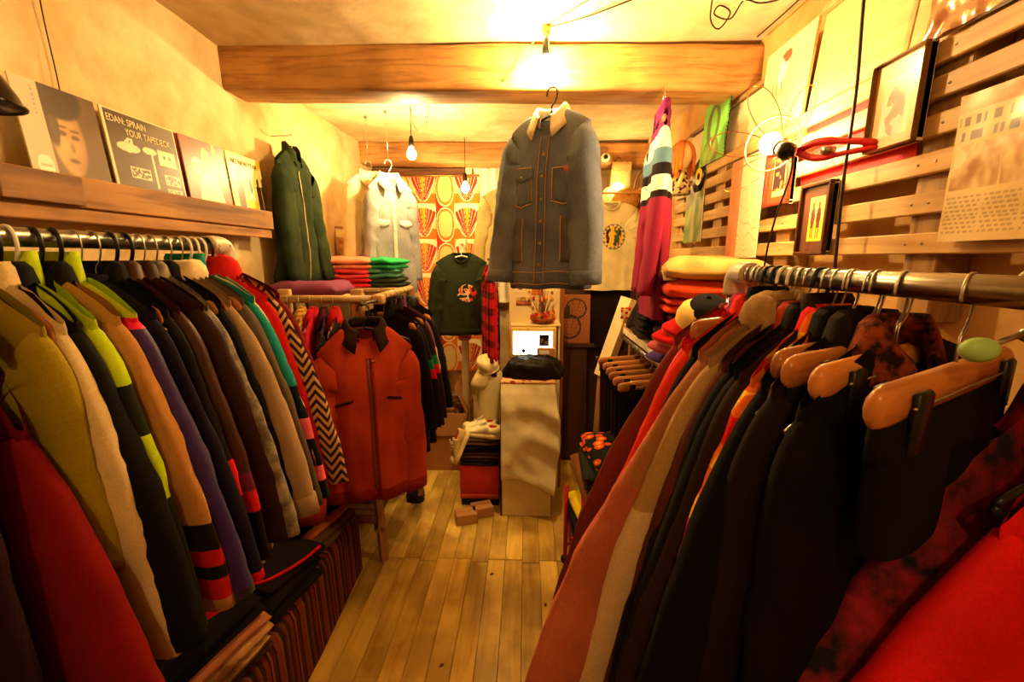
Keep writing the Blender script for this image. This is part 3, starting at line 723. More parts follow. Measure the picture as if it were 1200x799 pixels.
# --- right rail, far to near
r = lambda y, what, label, mat, **kw: hung(RR, 'g', what, label, mat, off=y, **kw)
r(0.980, 'maroon wool coat', 'long maroon wool coat at the far end of the rail by the slats', F((132, 56, 38)), L=1.05, ang=(33, 4), sl=0.66, sr=(0.10, 0.11), hk='wood', cat='coat', collar='crew')
r(0.955, 'red satin blouse', 'glossy red satin blouse second from the far end of the rail', F((226, 22, 40), rough=.45), L=.85, ang=(25, 4), sl=0.62, sr=(0.10, 0.09), hk='wood', cat='blouse', collar='crew')
r(0.931, 'magenta floral blouse', 'magenta and purple floral blouse beside the red satin blouse', F((190, 40, 90), (110, 60, 150), 'floral', dict(s=34, c3=(240, 150, 120))), L=.85, ang=(25, 4), sl=0.62, sr=(0.10, 0.08), hk='wood', cat='blouse')
r(0.909, 'orange red shirt', 'orange red shirt between the floral blouse and the black fleece', F((228, 64, 20)), L=.84, ang=(27, 4), sl=0.62, sr=(0.10, 0.08), hk='wood', cat='shirt')
r(0.887, 'black fleece', 'black fleece wedged before the dusty pink wool coat', F(BLK), L=.8, ang=(22, 4), sl=0.60, sr=(0.10, 0.08), hk='black', collar='stand')
r(0.857, 'dusty pink wool coat', 'large dusty pink wool coat with long flared sleeve reaching the aisle', F((198, 122, 92), (176, 100, 74), 'mottle', 8, sheen=.4), L=1.08, ang=(37, 4), sl=0.76, sr=(0.12, 0.15), hk='black', cat='coat', collar='shirt')
r(0.831, 'camel cardigan', 'camel cardigan between the dusty pink coat and beige hooded top', F((168, 118, 70)), L=.95, ang=(33, 4), sl=0.70, sr=(0.10, 0.11), hk='white', cat='cardigan', collar='crew')
r(0.800, 'beige hooded top', 'beige hooded top with paler grey sleeve and thick hood', F((176, 144, 98)), L=.95, smat=F((176, 144, 98), None, 'bands', [(.36, (206, 182, 146))]), ang=(27, 4), sl=0.74, sr=(0.11, 0.10), hk='white', collar='hood', cat='hooded top')
r(0.777, 'rust brown jacket', 'rust brown jacket just in front of the beige hooded top', F((104, 54, 28)), L=.9, ang=(24, 4), sl=0.64, sr=(0.10, 0.09), hk='wood')
r(0.756, 'black jacket with orange piping', 'black jacket with thin orange piping on its collar', F(BLK, None, 'plain'), cmat=F((176, 74, 30)), L=.95, ang=(23, 4), sl=0.64, sr=(0.10, 0.09), hk='wire')
r(0.733, 'black overcoat', 'long plain black overcoat behind the red and yellow check shirt', F((24, 20, 20)), L=1.05, ang=(23, 4), sl=0.70, sr=(0.11, 0.11), hk='black', cat='coat')
r(0.711, 'dark brown fleece', 'dark brown fleece coat next to the long black overcoat', F((58, 36, 24)), L=1.05, ang=(22, 4), sl=0.68, sr=(0.11, 0.11), hk='wire', cat='coat', collar='stand')
r(0.691, 'red and yellow check shirt', 'red and yellow check shirt showing at the edge of the big black coat', F((214, 26, 18), (240, 196, 60), 'plaid', .07), L=.7, ang=(24, 4), sl=0.40, sr=(0.10, 0.08), hk='wire', cat='shirt')
r(0.664, 'big black coat', 'big black coat covering the check shirt, wide dark front', F((15, 12, 13)), L=1.1, ang=(23, 4), sl=0.72, sr=(0.15, 0.16), hk='wood', cat='coat')
r(0.624, 'brown corduroy jacket', 'very dark brown corduroy jacket right of the big black coat', F((40, 25, 18)), L=1.0, ang=(12, 4), sl=0.60, sr=(0.12, 0.12), hk='wire')
r(0.571, 'rust patterned cardigan', 'dark cardigan with rust flecked trim beside the big black coat', F((22, 15, 14)), cmat=F((150, 74, 30), (30, 18, 14), 'mottle', 60), L=.95, ang=(4, 4), sl=0.56, sr=(0.10, 0.09), hk='wire', cat='cardigan')
TB = F((18, 15, 16))
for y, what, lab, c in ((.93, 'black folded trousers by the red satin blouse', 'black trousers clipped above the red satin blouse', (18, 15, 16)), (.66, 'black trousers beside the beige hood', 'black trousers on clip hanger in front of the beige hood', (18, 15, 16)), (.615, 'charcoal skirt', 'charcoal skirt on clip hanger over the long black overcoat', (26, 22, 22)),
                        (.575, 'black cord trousers', 'black cord trousers on clip hanger above the big black coat', (15, 13, 13)), (.49, 'black folded shorts by the strip', 'black folded shorts on the large clip hanger beside the cream strip', (16, 13, 13))):
    hung(RR, 'trousers', what, lab, F(c), hk='clip', off=y, L=.6 if y > .9 else (.27 if y < .52 else .82), rot=33)

t = thing('white_strip', 'cream plastic strip hanging over the rail end at the frame edge', 'strip', (.49, .425, 1.567))
mk('strip', rbox(-.011, .011, -.026, -.0225, -.115, .01, .001, 1), flat('strip_white', (222, 212, 182), .45), t); mk('loop', tube([(0, -.0245 * math.cos(a) , .0245 * math.sin(a)) for a in [PI * k / 10 for k in range(11)]], .003, 6, True, 1.0), flat('strip_white', (222, 212, 182), .45), t)
t = thing('hanger_knob', 'pale green rounded hanger end in front of the cream strip', 'knob', (.445, .425, 1.512)); mk('knob', sphere((0, 0, 0), .014, 14, 8, 1.3, .8, .9), flat('knob_green', (150, 190, 110), .3), t); mk('knob_pin', cyl((0, 0, 0), (.05, .006, .018), .003, 8), M['wire'], t)
# --- short wooden A frame rail with shelf
t = thing('wooden_rack', 'home made wooden clothes rack with round rail, splayed legs and slatted shelf', 'clothes rack', (0, 0, 0))
RW = wood('rack_wood', (214, 172, 110), (170, 122, 66), 0, .55)
RWZ = wood('rack_leg_wood', (170, 118, 66), (118, 72, 36), 2, .6)
mk('rail', cyl((-1.30, 2.0, 1.41), (-.70, 2.0, 1.41), .019, 14), RW, t)
mk('rail_far', cyl((-.71, 1.99, 1.42), (-.71, 2.62, 1.42), .017, 14), RW, t)
mk('rail_tip', xf(rbox(-.03, .03, -.022, .022, -.022, .022, .01, 2), Matrix.Translation((-.70, 2.0, 1.41))), RW, t)
def leg(a, b, w=.02, d=.014): 
    a, b = Vector(a), Vector(b); return tube([a, b], w * 1.3, 4, True)
for xx in (-1.17, -.815):
    mk('post', rbox(xx - .03, xx + .03, 2.022, 2.05, 1.30, 1.455, .006, 2), RW, t)
    mk('leg', leg((xx, 2.035, 1.42), (xx + .055 if xx > -1 else xx, 1.93 if xx < -1 else 2.02, 0)), RWZ, t, False)
    mk('leg', leg((xx, 2.045, 1.42), (xx - .12, 2.36, 0)), RWZ, t, False)
for k in range(5): mk('shelf_slat', rbox(-1.2, -.80, 2.04 + k * .06, 2.085 + k * .06, .20, .215, .003, 1), RWZ, t, False)
mk('cross_bar', leg((-.765, 2.0, .19), (-.93, 2.36, .19)), RWZ, t, False)
mk('cross_bar', leg((-1.17, 1.98, .19), (-1.2, 2.36, .19)), RWZ, t, False)
mk('rail_post', leg((-.71, 2.60, 1.42), (-.71, 2.60, 0)), RWZ, t, False)
m_ = lambda x, what, label, mat, **kw: hung(MR, 'g', what, label, mat, off=x, **kw)
m_(-1.20, 'navy jumper', 'navy jumper at the wall end of the short wooden rail', F((34, 34, 66)), L=.72, ang=(8, 8), hk='wood', collar='crew', cat='jumper')
m_(-1.14, 'dark grey tunic', 'dark grey tunic second from the wall on the short wooden rail', F((50, 46, 46)), L=.8, ang=(8, 8), hk='wire', collar='crew', cat='top')
m_(-1.085, 'mustard knit cardigan', 'mustard tan knit cardigan on the short wooden rail', F((206, 164, 88), (176, 128, 60), 'stripes', (2, .02)), L=.74, ang=(10, 8), hk='wood', cat='cardigan')
m_(-1.03, 'magenta shirt', 'magenta red shirt on the short wooden rail behind the rust jacket', F((196, 22, 56)), L=.74, ang=(10, 8), hk='wood', cat='shirt')
m_(-.975, 'black patterned blouse', 'black blouse with purple flecks on the short wooden rail', F((26, 18, 22), (110, 40, 60), 'mottle', 26), L=.8, ang=(10, 8), hk='wire', cat='blouse')
m_(-.92, 'red trimmed dark top', 'dark top with red collar nearest the rust brown work jacket', F((40, 22, 24)), cmat=F((200, 26, 30)), L=.8, ang=(10, 8), hk='wood', cat='top')
c_ = lambda y, what, label, mat, **kw: hung(CR, 'g', what, label, mat, off=y, **kw)
c_(2.10, 'black track top with green cords', 'black top with pale green cords at the near end of the far wooden rail', F((34, 22, 22)), L=.72, ang=(8, 10), hk='wood', collar='stand')
def trk(c0): return F(c0, None, 'bands', [(.30, (24, 130, 84)), (.345, (214, 28, 30)), (.39, c0)])
c_(2.17, 'dark brown track jacket', 'dark brown shell track jacket with green and red sleeve flashes', F((40, 24, 24), rough=.5), L=.80, ang=(8, 16), sr=(.085, .07), hk='wood', smat=trk((38, 23, 23)), collar='stand')
c_(2.26, 'plum shell jacket', 'plum shell jacket with green and red flashes behind the brown one', F((58, 26, 32), rough=.5), L=.80, ang=(8, 15), hk='wood', smat=trk((56, 26, 32)), collar='stand')
c_(2.34, 'mauve and yellow sports top', 'sports top with mauve, teal and yellow sleeve panels', F((120, 80, 110), None, 'bands', [(.27, (226, 190, 90)), (.4, (40, 120, 110)), (.44, (60, 26, 36))]), L=.76, ang=(8, 15), hk='wood', collar='stand')
c_(2.42, 'black puffer', 'black padded jacket second from the curtain on the far wooden rail', F((26, 20, 20), rough=.5), L=.78, ang=(8, 15), hk='wood', collar='hood')
c_(2.50, 'dark brown jacket', 'plain dark brown jacket on the wooden rail nearest the orange curtain', F((48, 32, 24)), L=.78, ang=(8, 15), hk='wood')

# --- hero garments
def denim(a, b): return F(a, b, 'denim')
DM = denim((110, 123, 149), (152, 162, 181)); DL = F((244, 236, 214), (214, 206, 184), 'mottle', 14); ST = flat('orange_stitch', (214, 160, 92), .8)
def hero(name, label, cat, hk, what, loc, rot, mat, **kw):
    h_ = hanger(hk, what, loc, rot, None); SEED[0] += 1; k_ = min(1, (kw['sw'] - .008) / .215)
    for ch in h_.children:
        if ch.name.startswith('arms'): ch.scale = (k_, 1, 1)
    return Garment(name, label, cat, loc, rot, mat, seed=SEED[0], **kw)
t = thing('steel_arm', 'steel arm from the slats carrying the bright red coat near the camera', 'bracket', (0, 0, 0))
mk('arm', tube([(1.0, .50, 1.50), (.60, .50, 1.50), (.57, .50, 1.515)], .008, 8), M['chrome'], t); mk('plate', rbox(.925, .932, .47, .53, 1.44, 1.56, .003, 1), M['chrome'], t)
for xx, yy, hk_, what, nm, lab, mt, kw in ((.70, .47, 'black', 'bright red coat', 'coat', 'bright red smooth coat filling the lower corner nearest the camera', F((232, 34, 28), rough=.75), dict(ang=(34, 6), L=1.0, sl=.62, sr=(.14, .14), drop=.10, cat='coat', fold=.02)),
                                          (.69, .535, 'wire', 'red and green jacquard jumper', 'jumper', 'red, pink and green jacquard jumper tucked behind the bright red coat', F((166, 46, 62), (40, 40, 36), 'mottle', 26), dict(ang=(34, 6), L=.95, sl=.62, sr=(.12, .10), drop=.11, cat='jumper'))):
    h_ = hanger(hk_, what, (xx, yy, 1.495), 10, None); SEED[0] += 1
    Garment(nm, lab, kw.pop('cat'), (xx, yy, 1.495), 10, mt, seed=SEED[0], zn=-.075, **kw)
DP = (.098, 1.875, 2.25)
g = hero('denim_jacket', 'faded blue denim jacket with pale collar hanging in front of the ceiling beam', 'jacket', 'black', 'faded denim jacket under the beam', DP, -33, DM, cd=.05, sw=.188, drop=.068, L=.775, hw=.182, t=.072, sl=.62, ang=(9, 6), sr=(.08, .062), sflat=.85, collar='shirt', cmat=DL, cuff=denim((99, 110, 135), (142, 152, 168)), hem=denim((95, 107, 133), (137, 146, 164)), nu=72, nv=46, fold=.014, zn=-.074, neck=.064, curve=(.04, .05))
g.patch('placket', -.02, .02, -.75, -.165, denim((99, 110, 137), (142, 152, 170)), .004, 3, 24)
for x in (-.021, .021): g.patch('stitching', x - .0008, x + .0008, -.75, -.165, ST, .0062, 1, 30)
for k in range(6): g.button(0.002, -.24 - k * .087, .0065)
for s in (-1, 1):
    x0, x1 = sorted((s * .049, s * .147)); shp = lambda u, v: -.016 * (1 - abs(2 * u - 1)) * (1 - v)
    p = g.patch('pocket', x0, x1, -.423, -.298, denim((100, 112, 139), (141, 150, 168)), .004, 8, 8, shp)
    for a, b, c, d in ((x0, x0 + .0025, -.418, -.298), (x1 - .0025, x1, -.418, -.298)): g.patch('stitching', a, b, c, d, ST, .0068, 1, 10, None, p)
    g.patch('stitching', x0, x1, -.4265, -.4235, ST, .0066, 8, 1, lambda u, v: shp(u, 0), p)
    if s < 0: 
        g.patch('pocket_flap', x0 - .003, x1 + .003, -.325, -.283, denim((105, 117, 146), (146, 155, 175)), .009, 8, 5, shp); g.button(s * .098, -.322, .006, M['wire'], .015)
        g.patch('stitching', x0, x1, -.287, -.2845, ST, .0135, 6, 1)
    else:
        g.patch('stitching', x0, x1, -.302, -.2995, ST, .007, 6, 1); g.patch('pocket_tab', .102, .123, -.319, -.305, flat('tab_red', (214, 84, 30), .7), .008, 2, 2)
    x0, x1 = sorted((s * .089, s * .165)); p = g.patch('side_pocket', x0, x1, -.668, -.485, denim((102, 107, 117), (137, 138, 141)), .004, 6, 12)
    for a in (x0, x1 - .0025): g.patch('stitching', a, a + .0025, -.668, -.485, ST, .0068, 1, 14, None, p)
g.patch('stitching', -.175, .175, -.708, -.7055, ST, .006, 24, 1); g.patch('stitching', -.175, .175, -.757, -.7545, ST, .0065, 24, 1)
g.patch('neck_lining', -.04, .04, -.18, -.108, F((150, 30, 20)), -.055, 4, 4)
sh_ = thing('hanging_wire', 'bent wire from the ceiling clamp holding the denim jacket', 'wire', (0, 0, 0))
mk('wire', tube([(.083, 1.972, 2.525), (.086, 1.93, 2.44), (.092, 1.89, 2.34), (.098, 1.872, 2.285), (.098, 1.866, 2.276), (.098, 1.876, 2.2705), (.098, 1.886, 2.276)], .0018, 6), M['wire'], sh_)
mk('wire_twist', tube([(.083 + .004 * math.cos(k), 1.972 + .004 * math.sin(k), 2.525 - .003 * k) for k in range(14)], .0016, 5), M['wire'], sh_)

PP = (.605, 2.08, 2.30)
pk = F((126, 50, 96), None, 'bands', [(.16, (236, 222, 200)), (.25, (96, 130, 150)), (.31, (28, 20, 22)), (.36, (238, 222, 200)), (.42, (30, 20, 22)), (.45, (146, 40, 70))])
g = hero('fleece_jacket', 'pink fleece jacket with blue, white and black bands hung sideways from the beam', 'jacket', 'wood', 'pink banded fleece jacket', PP, -97, pk, cd=.035, sw=.19, drop=.11, L=.97, hw=.20, t=.042, sl=.70, ang=(3, 5), sr=(.085, .07), sflat=.45, collar='stand', cmat=F((136, 50, 110)), nu=48, nv=34, fold=.012, curve=(.03, .05))
t = thing('beam_hook', 'small wire hook in the beam holding the pink fleece jacket', 'hook', (0, 0, 0))
mk('hook', tube([(.605, 2.11, 2.37), (.605, 2.095, 2.34), (.605, 2.08, 2.326), (.605, 2.068, 2.318), (.605, 2.07, 2.308), (.605, 2.085, 2.308)], .0022, 6), M['wire'], t)
mk('wire_loop', tube([(.605 + .012 * math.cos(a), 2.105, 2.372 + .012 * math.sin(a)) for a in [k * PI / 8 for k in range(17)]], .0018, 6), M['wire'], t)

RJ = F((190, 76, 36), (160, 56, 28), 'mottle', 5); RJ2 = F((58, 28, 16), (40, 18, 12), 'mottle', 30)
g = hero('work_jacket', 'rust red work jacket with dark cord collar hanging on the wooden rack post', 'jacket', 'black', 'rust red work jacket', (-.70, 1.80, 1.385), 26, RJ, cd=.05, sw=.20, drop=.115, L=.84, hw=.215, t=.085, sl=.68, ang=(15, 1), sr=(.092, .072), sflat=.85, collar='shirt', cmat=RJ2, cuff=F((150, 42, 20)), hem=F((150, 42, 20)), nu=64, nv=40, fold=.016, neck=.072, curve=(.10, .0))
g.patch('zip', -.005, .005, -.82, -.2, flat('zip_brass', (120, 62, 26), .5, .4), .002, 2, 26, None, None, .001)
g.patch('placket', .008, .022, -.82, -.2, F((150, 42, 20)), .004, 2, 26)
for s in (-1, 1): g.patch('chest_pocket', *sorted((s * .07, s * .17)), -.40, -.388, F((70, 20, 10)), .004, 6, 1, lambda u, v: .022 * u * (1 if s < 0 else -1) + (.0 if s < 0 else .022))
g.patch('lining', -.05, .05, -.22, -.13, F((206, 24, 28)), -.055, 4, 4); g.button(.02, -.215, .008)
t = thing('rack_peg', 'dark metal peg on the wooden rack holding the rust red jacket', 'hook', (0, 0, 0))
mk('peg', tube([(-.70, 1.99, 1.405), (-.70, 1.88, 1.408), (-.70, 1.79, 1.407)], .006, 8), M['cable'], t); mk('peg_tip', sphere((-.70, 1.785, 1.41), .009), M['cable'], t)

GJ = F((44, 60, 36), (66, 78, 46), 'mottle', 9)
g = hero('green_jacket', 'dark green zipped jacket hanging on the plaster wall past the record ledge', 'jacket', 'wire', 'dark green jacket on the plaster wall', (-1.30, 2.46, 2.235), 90, GJ, cd=.045, sw=.19, drop=.085, L=.77, hw=.215, t=.048, sl=.62, ang=(3, 5), sr=(.092, .062), sflat=.5, collar='stand', hem=F((40, 54, 34)), cuff=F((40, 54, 34)), nu=56, nv=36, fold=.022, curve=(.05, .05))
g.patch('zip', -.006, .006, -.76, -.16, flat('zip_pale', (166, 150, 100), .4, .3), .004, 2, 24)
for s in (-1, 1): g.patch('seam', s * .012 - .003, s * .012 + .003, -.76, -.17, F((58, 70, 42)), .004, 1, 20)
t = thing('wall_nail', 'bent nail in the plaster holding the dark green jacket', 'nail', (0, 0, 0))
mk('nail', tube([(-1.40, 2.46, 2.258), (-1.31, 2.46, 2.260), (-1.29, 2.46, 2.264)], .003, 6), M['wire'], t); mk('nail_head', sphere((-1.288, 2.46, 2.265), .005, 8, 5), M['wire'], t)

BS = denim((150, 150, 156), (184, 180, 176))
g = hero('western_shirt', 'pale blue grey western shirt with white piping hanging before the orange curtain', 'shirt', 'wire', 'pale western shirt', (-.93, 3.0, 2.225), 40, BS, cd=.045, sw=.16, drop=.09, L=.86, hw=.155, t=.05, sl=.62, ang=(3, 2), sr=(.062, .042), sflat=.7, collar='shirt', cmat=F((238, 230, 210)), nu=48, nv=32, zn=-.085)
g.patch('placket', -.014, .014, -.84, -.2, F((220, 212, 196)), .004, 2, 20)
for k in range(6): g.button(0, -.25 - k * .09, .005, M['white'])
for s in (-1, 1):
    x0, x1 = sorted((s * .035, s * .13)); g.patch('pocket_flap', x0, x1, -.40, -.37, F((236, 228, 210)), .005, 6, 3, lambda u, v: -.02 * (1 - abs(2 * u - 1)) * (1 - v)); g.button(s * .083, -.40, .005, M['white'])
t = thing('ceiling_wire', 'thin wire from the back beam holding the pale western shirt', 'wire', (0, 0, 0)); mk('wire', tube([(-.93, 3.0, 2.245), (-.928, 3.0, 2.40), (-.93, 3.0, 2.545)], .0016, 6), M['wire'], t); mk('staple', rbox(-.94, -.92, 2.992, 3.008, 2.535, 2.56, .002, 1), M['wire'], t)
g = hero('cream_coat', 'cream coat hanging by the wall directly behind the pale western shirt', 'coat', 'wire', 'cream coat behind the western shirt', (-1.10, 3.10, 2.24), 52, F((236, 220, 176)), cd=.045, sw=.18, drop=.08, L=.85, hw=.19, t=.05, sl=.6, ang=(5, 5), sr=(.08, .06), sflat=.7, collar='shirt', nu=40, nv=28)
t = thing('ceiling_wire', 'thin wire holding the cream coat by the plaster wall', 'wire', (0, 0, 0)); mk('wire', tube([(-1.10, 3.10, 2.26), (-1.10, 3.10, 2.54)], .0016, 6), M['wire'], t); mk('staple', rbox(-1.11, -1.09, 3.092, 3.108, 2.535, 2.56, .002, 1), M['wire'], t)

OL = F((50, 58, 34), (60, 66, 40), 'mottle', 60)
g = hero('green_sweater', 'olive green sweatshirt with a red and cream bird print on a yellow hanger', 'sweatshirt', 'white', 'olive green sweatshirt', (-.46, 3.06, 1.70), 5, OL, sw=.185, drop=.07, L=.64, hw=.18, t=.05, sl=.52, ang=(9, 7), sr=(.075, .05), sflat=.7, collar='crew', cmat=F((44, 52, 30)), hem=F((44, 52, 30)), cuff=F((44, 52, 30)), nu=48, nv=28)
def fn_bird(u, v):
    d = N(u * 7, v * 7, 1)
    if ell(u, v, .5, .5, .46, .4) and d > -.25: return (200, 40, 28) if (u > .62 and v < .75) or d > .3 else ((236, 206, 150) if d > -.05 else (190, 130, 90))
    return None
g.print_patch('chest_print', -.04, .115, -.42, -.26, fn_bird, 34, 34)
TN = F((196, 176, 120))
g = hero('tan_shirt', 'tan long sleeved t-shirt with black scribble and eight ball print', 't-shirt', 'wood', 'tan t-shirt with ball print', (-.17, 3.5, 2.20), 6, TN, sw=.19, drop=.07, L=.66, hw=.2, t=.05, sl=.5, ang=(9, 9), sr=(.07, .05), sflat=.7, collar='crew', nu=44, nv=28)
def fn_ball(u, v):
    if ell(u, v, .5, .3, .4, .3):
        if ell(u, v, .42, .38, .17, .13):
            return (30, 24, 20) if (ell(u, v, .42, .42, .06, .045) and not ell(u, v, .42, .42, .03, .02)) or (ell(u, v, .42, .335, .07, .05) and not ell(u, v, .42, .335, .035, .024)) else (240, 230, 200)
        return (92, 78, 46)
    a = .72 + .16 * math.sin(u * 15); 
    if .05 < u < .95 and (abs(v - a) < .022 or abs(v - .66 - .1 * u) < .014): return (60, 50, 30)
    return None
g.print_patch('chest_print', -.10, .10, -.50, -.20, fn_ball, 50, 70)
EW = F((226, 210, 158))
g = hero('emblem_shirt', 'cream t-shirt with round black and yellow emblem hanging over a dark skirt', 't-shirt', 'wire', 'cream emblem t-shirt', (.635, 3.36, 2.08), -4, EW, sw=.2, drop=.06, L=.72, hw=.19, t=.05, sl=.2, ang=(40, 40), sr=(.085, .075), sflat=.6, collar='crew', nu=44, nv=28)
def fn_emb(u, v):
    q = ((u - .5) / .48) ** 2 + ((v - .5) / .48) ** 2
    if q < 1:
        if q > .82: return (30, 24, 18)
        if q > .62: return (30, 24, 18) if math.sin(math.atan2(v - .5, u - .5) * 16) > .3 else None
        if abs(u - .62) < .12 and N(u * 9, v * 9, 0) > -.2: return (40, 70, 36)
        if N(u * 6, v * 6, 5) > -.15: return (226, 160, 26)
        return (34, 26, 18)
    return None
g.print_patch('chest_print', -.07, .11, -.42, -.22, fn_emb, 48, 52)
hanger('clip', 'dark pleated skirt under the emblem t-shirt', (.66, 3.40, 1.50), -4, None)
trousers('long dark brown skirt hanging below the cream emblem t-shirt', (.66, 3.40, 1.50), -4, F((44, 22, 18)), 91, None, L=.62, w=.16, name='skirt')
t = thing('shirt_rod', 'wooden rod across the back right holding emblem t-shirt and skirt', 'rail', (0, 0, 0))
mk('rod', cyl((.40, 3.36, 2.08), (.99, 3.36, 2.08), .009, 10), M['pinex'], t); mk('rod', cyl((.40, 3.40, 1.50), (.99, 3.40, 1.50), .009, 10), M['pinex'], t)

# peg rod with plaid shirts by the cabinet
t = thing('peg_rod', 'dark rod from the back wall carrying the plaid shirts beside the cream cabinet', 'rail', (0, 0, 0))
mk('rod', cyl((-.235, 2.72, 1.60), (-.235, 4.115, 1.60), .009, 10), flat('rod_dark', (70, 40, 20), .5), t); mk('rod_tip', sphere((-.235, 2.715, 1.60), .013), M['pinex'], t)
QR = dict(pos=lambda y: (-.235, y, 1.595), rot=-74, hg='hangers beside the cream cabinet', gg='shirts beside the cream cabinet')
q_ = lambda y, what, label, mat, **kw: hung(QR, 'g', what, label, mat, off=y, **kw)
q_(2.76, 'red tartan shirt', 'red and black tartan shirt, nearest on the rod beside the cream cabinet', F((196, 24, 22), (26, 14, 16), 'plaid', .10), L=.84, sw=.12, hw=.11, ang=(3, 3), sr=(.05, .04), hk='wire', cat='shirt')
q_(2.84, 'bright red knit', 'bright red knitted top behind the tartan shirt', F((206, 18, 34)), L=.82, sw=.13, hw=.12, ang=(3, 8), sr=(.05, .045), hk='wire', cat='top', collar='crew')
q_(2.92, 'orange patterned shirt', 'orange and brown ring patterned shirt behind the bright red knit', F((206, 76, 26), (60, 26, 18), 'floral', dict(s=14, c3=(226, 130, 50))), L=.86, sw=.15, hw=.14, ang=(6, 3), sr=(.05, .045), hk='wire', cat='shirt')
q_(3.00, 'mauve cardigan', 'mauve grey cardigan at the back of the rod beside the cabinet', F((126, 96, 116)), L=.82, sw=.16, hw=.14, ang=(8, 3), sr=(.055, .05), hk='wire', cat='cardigan', collar='crew')
q_(3.1, 'black dress', 'black dress farthest along the rod beside the cabinet', F((20, 15, 16)), L=1.1, sw=.15, hw=.16, ang=(4, 4), sr=(.055, .05), hk='wire', cat='dress', collar='crew')
# ------------------------------------------------------------------ lamps and cables
GLOW = emit('bulb_glow', LAMP, BULB)
def bulb_profile(r=.03): return [(.001, -r * 1.02), (r * .45, -r * .9), (r * .8, -r * .58), (r, 0), (r * .92, r * .42), (r * .6, r * 1.05), (r * .43, r * 1.5)]
GLOW_FRONT = emit('bulb_glow_front', LAMP, BULB * 1.9); GLOW_WALL = emit('bulb_glow_wall', LAMP, BULB * 1.7); GLOW_DIM = emit('bulb_glow_dim', LAMP, BULB * .3); GLOW_CLIP = emit('bulb_glow_clip', LAMP, BULB * .7)
def pendant(label, x, y, z, top, r=.03, glow=GLOW, holder=M['black']):
    t = thing('pendant_bulb', label, 'lamp', (x, y, z))
    mk('bulb', lathe(bulb_profile(r), 14), glow, t)
    mk('holder', lathe([(.012, r * 1.5), (.017, r * 1.5 + .004), (.018, r * 1.5 + .03), (.012, r * 1.5 + .062), (.006, r * 1.5 + .07)], 14), holder, t)
    mk('cord', tube([(0, 0, r * 1.5 + .066), (.002, 0, (top - z) * .8), (0, 0, top - z)], .0028, 6), M['cable'], t)
    return t
pendant('bare glowing bulb on a short cord in front of the ceiling beam', .077, 1.99, 2.39, 2.545, glow=GLOW_FRONT)
pendant('bare bulb of the same string hanging behind the camera by the shop entrance', -.05, -.62, 2.30, 2.545, glow=emit('bulb_glow_entrance', LAMP, BULB * .6))
t = thing('ceiling_hook', 'small brass ceiling hook clamping the front bulb cord', 'hook', (0, 0, 0)); mk('clamp', rbox(.06, .094, 1.975, 2.005, 2.515, 2.56, .004, 2), M['brass'], t); mk('clamp_screw', sphere((.077, 1.973, 2.53), .005, 8, 5), M['wire'], t)
pendant('bare glowing bulb on cord near the plaster wall past the beam', -.73, 2.85, 2.245, 2.55, glow=GLOW_WALL)
pendant('small glowing bulb hanging before the white curtain', -.50, 3.62, 2.16, 2.55, .034, GLOW_DIM)
t = thing('wall_lamp', 'small glowing round bulb behind the denim jacket over a straw hat', 'lamp', (.70, 3.5, 2.15))
mk('bulb', sphere((0, 0, 0), .030, 14, 8, 1.35, 1, .85), GLOW_DIM, t); mk('holder', cyl((.03, .02, 0), (.085, .06, 0), .014), M['cream'], t); mk('arm', tube([(.08, .055, 0), (.14, .3, .03), (.16, .62, .05)], .005, 8), M['cable'], t)
def cable(label, pts, r=.0028, mat=M['cable'], clips=()):
    t = thing('cable', label, 'cable', (0, 0, 0)); mk('cord', tube(bezier(pts, 6), r, 6), mat, t)
    for c in clips: mk('clip', rbox(c[0] - .006, c[0] + .006, c[1] - .006, c[1] + .006, c[2] - .005, c[2] + .006, .002, 1), M['white'], t)
    return t
cable('brown cable crossing the ceiling to the front bulb', [(.50, 1.72, 2.543), (.40, 1.78, 2.536), (.24, 1.90, 2.538), (.077, 1.99, 2.54)], .0034, clips=[(.40, 1.78, 2.543)])
cable('second thinner cable crossing the ceiling beside the brown one', [(.40, 1.66, 2.544), (.28, 1.74, 2.54), (.14, 1.90, 2.542), (.072, 1.99, 2.543)], .002, clips=[(.28, 1.74, 2.545)])
cable('pale cable drooping under the beam to the second bulb', [(.06, 1.99, 2.54), (-.02, 2.08, 2.47), (-.09, 2.085, 2.39), (-.26, 2.2, 2.352), (-.42, 2.4, 2.40), (-.50, 2.55, 2.50), (-.56, 2.62, 2.46), (-.60, 2.70, 2.38), (-.66, 2.78, 2.36), (-.71, 2.84, 2.43), (-.725, 2.85, 2.52)], .0026, flat('cable_tan', (150, 100, 50), .5), clips=[(-.26, 2.2, 2.36)])
cable('looped dark cable hanging from the ceiling near the slatted wall', [(.66, 1.75, 2.545), (.69, 1.84, 2.49), (.74, 1.88, 2.475), (.77, 1.86, 2.52), (.72, 1.84, 2.535), (.70, 1.83, 2.50), (.76, 1.83, 2.485), (.80, 1.82, 2.54), (.85, 1.80, 2.52), (.92, 1.78, 2.525), (.985, 1.70, 2.54)], .003, clips=[(.80, 1.82, 2.543)])
cable('dark cord running along the ceiling corner above the leaning panels', [(.985, 2.08, 2.535), (.99, 1.8, 2.53), (.985, 1.5, 2.535), (.99, 1.2, 2.54)], .003, clips=[(.985, 1.5, 2.54)])
cable('black cord dropping from ceiling past the glossy picture to the pipe rail', [(.885, 1.302, 2.55), (.88, 1.30, 2.3), (.884, 1.285, 2.05), (.88, 1.28, 1.8), (.885, 1.275, 1.6), (.88, 1.25, 1.3), (.88, 1.25, .9)], .0042, clips=[(.885, 1.302, 2.545)])
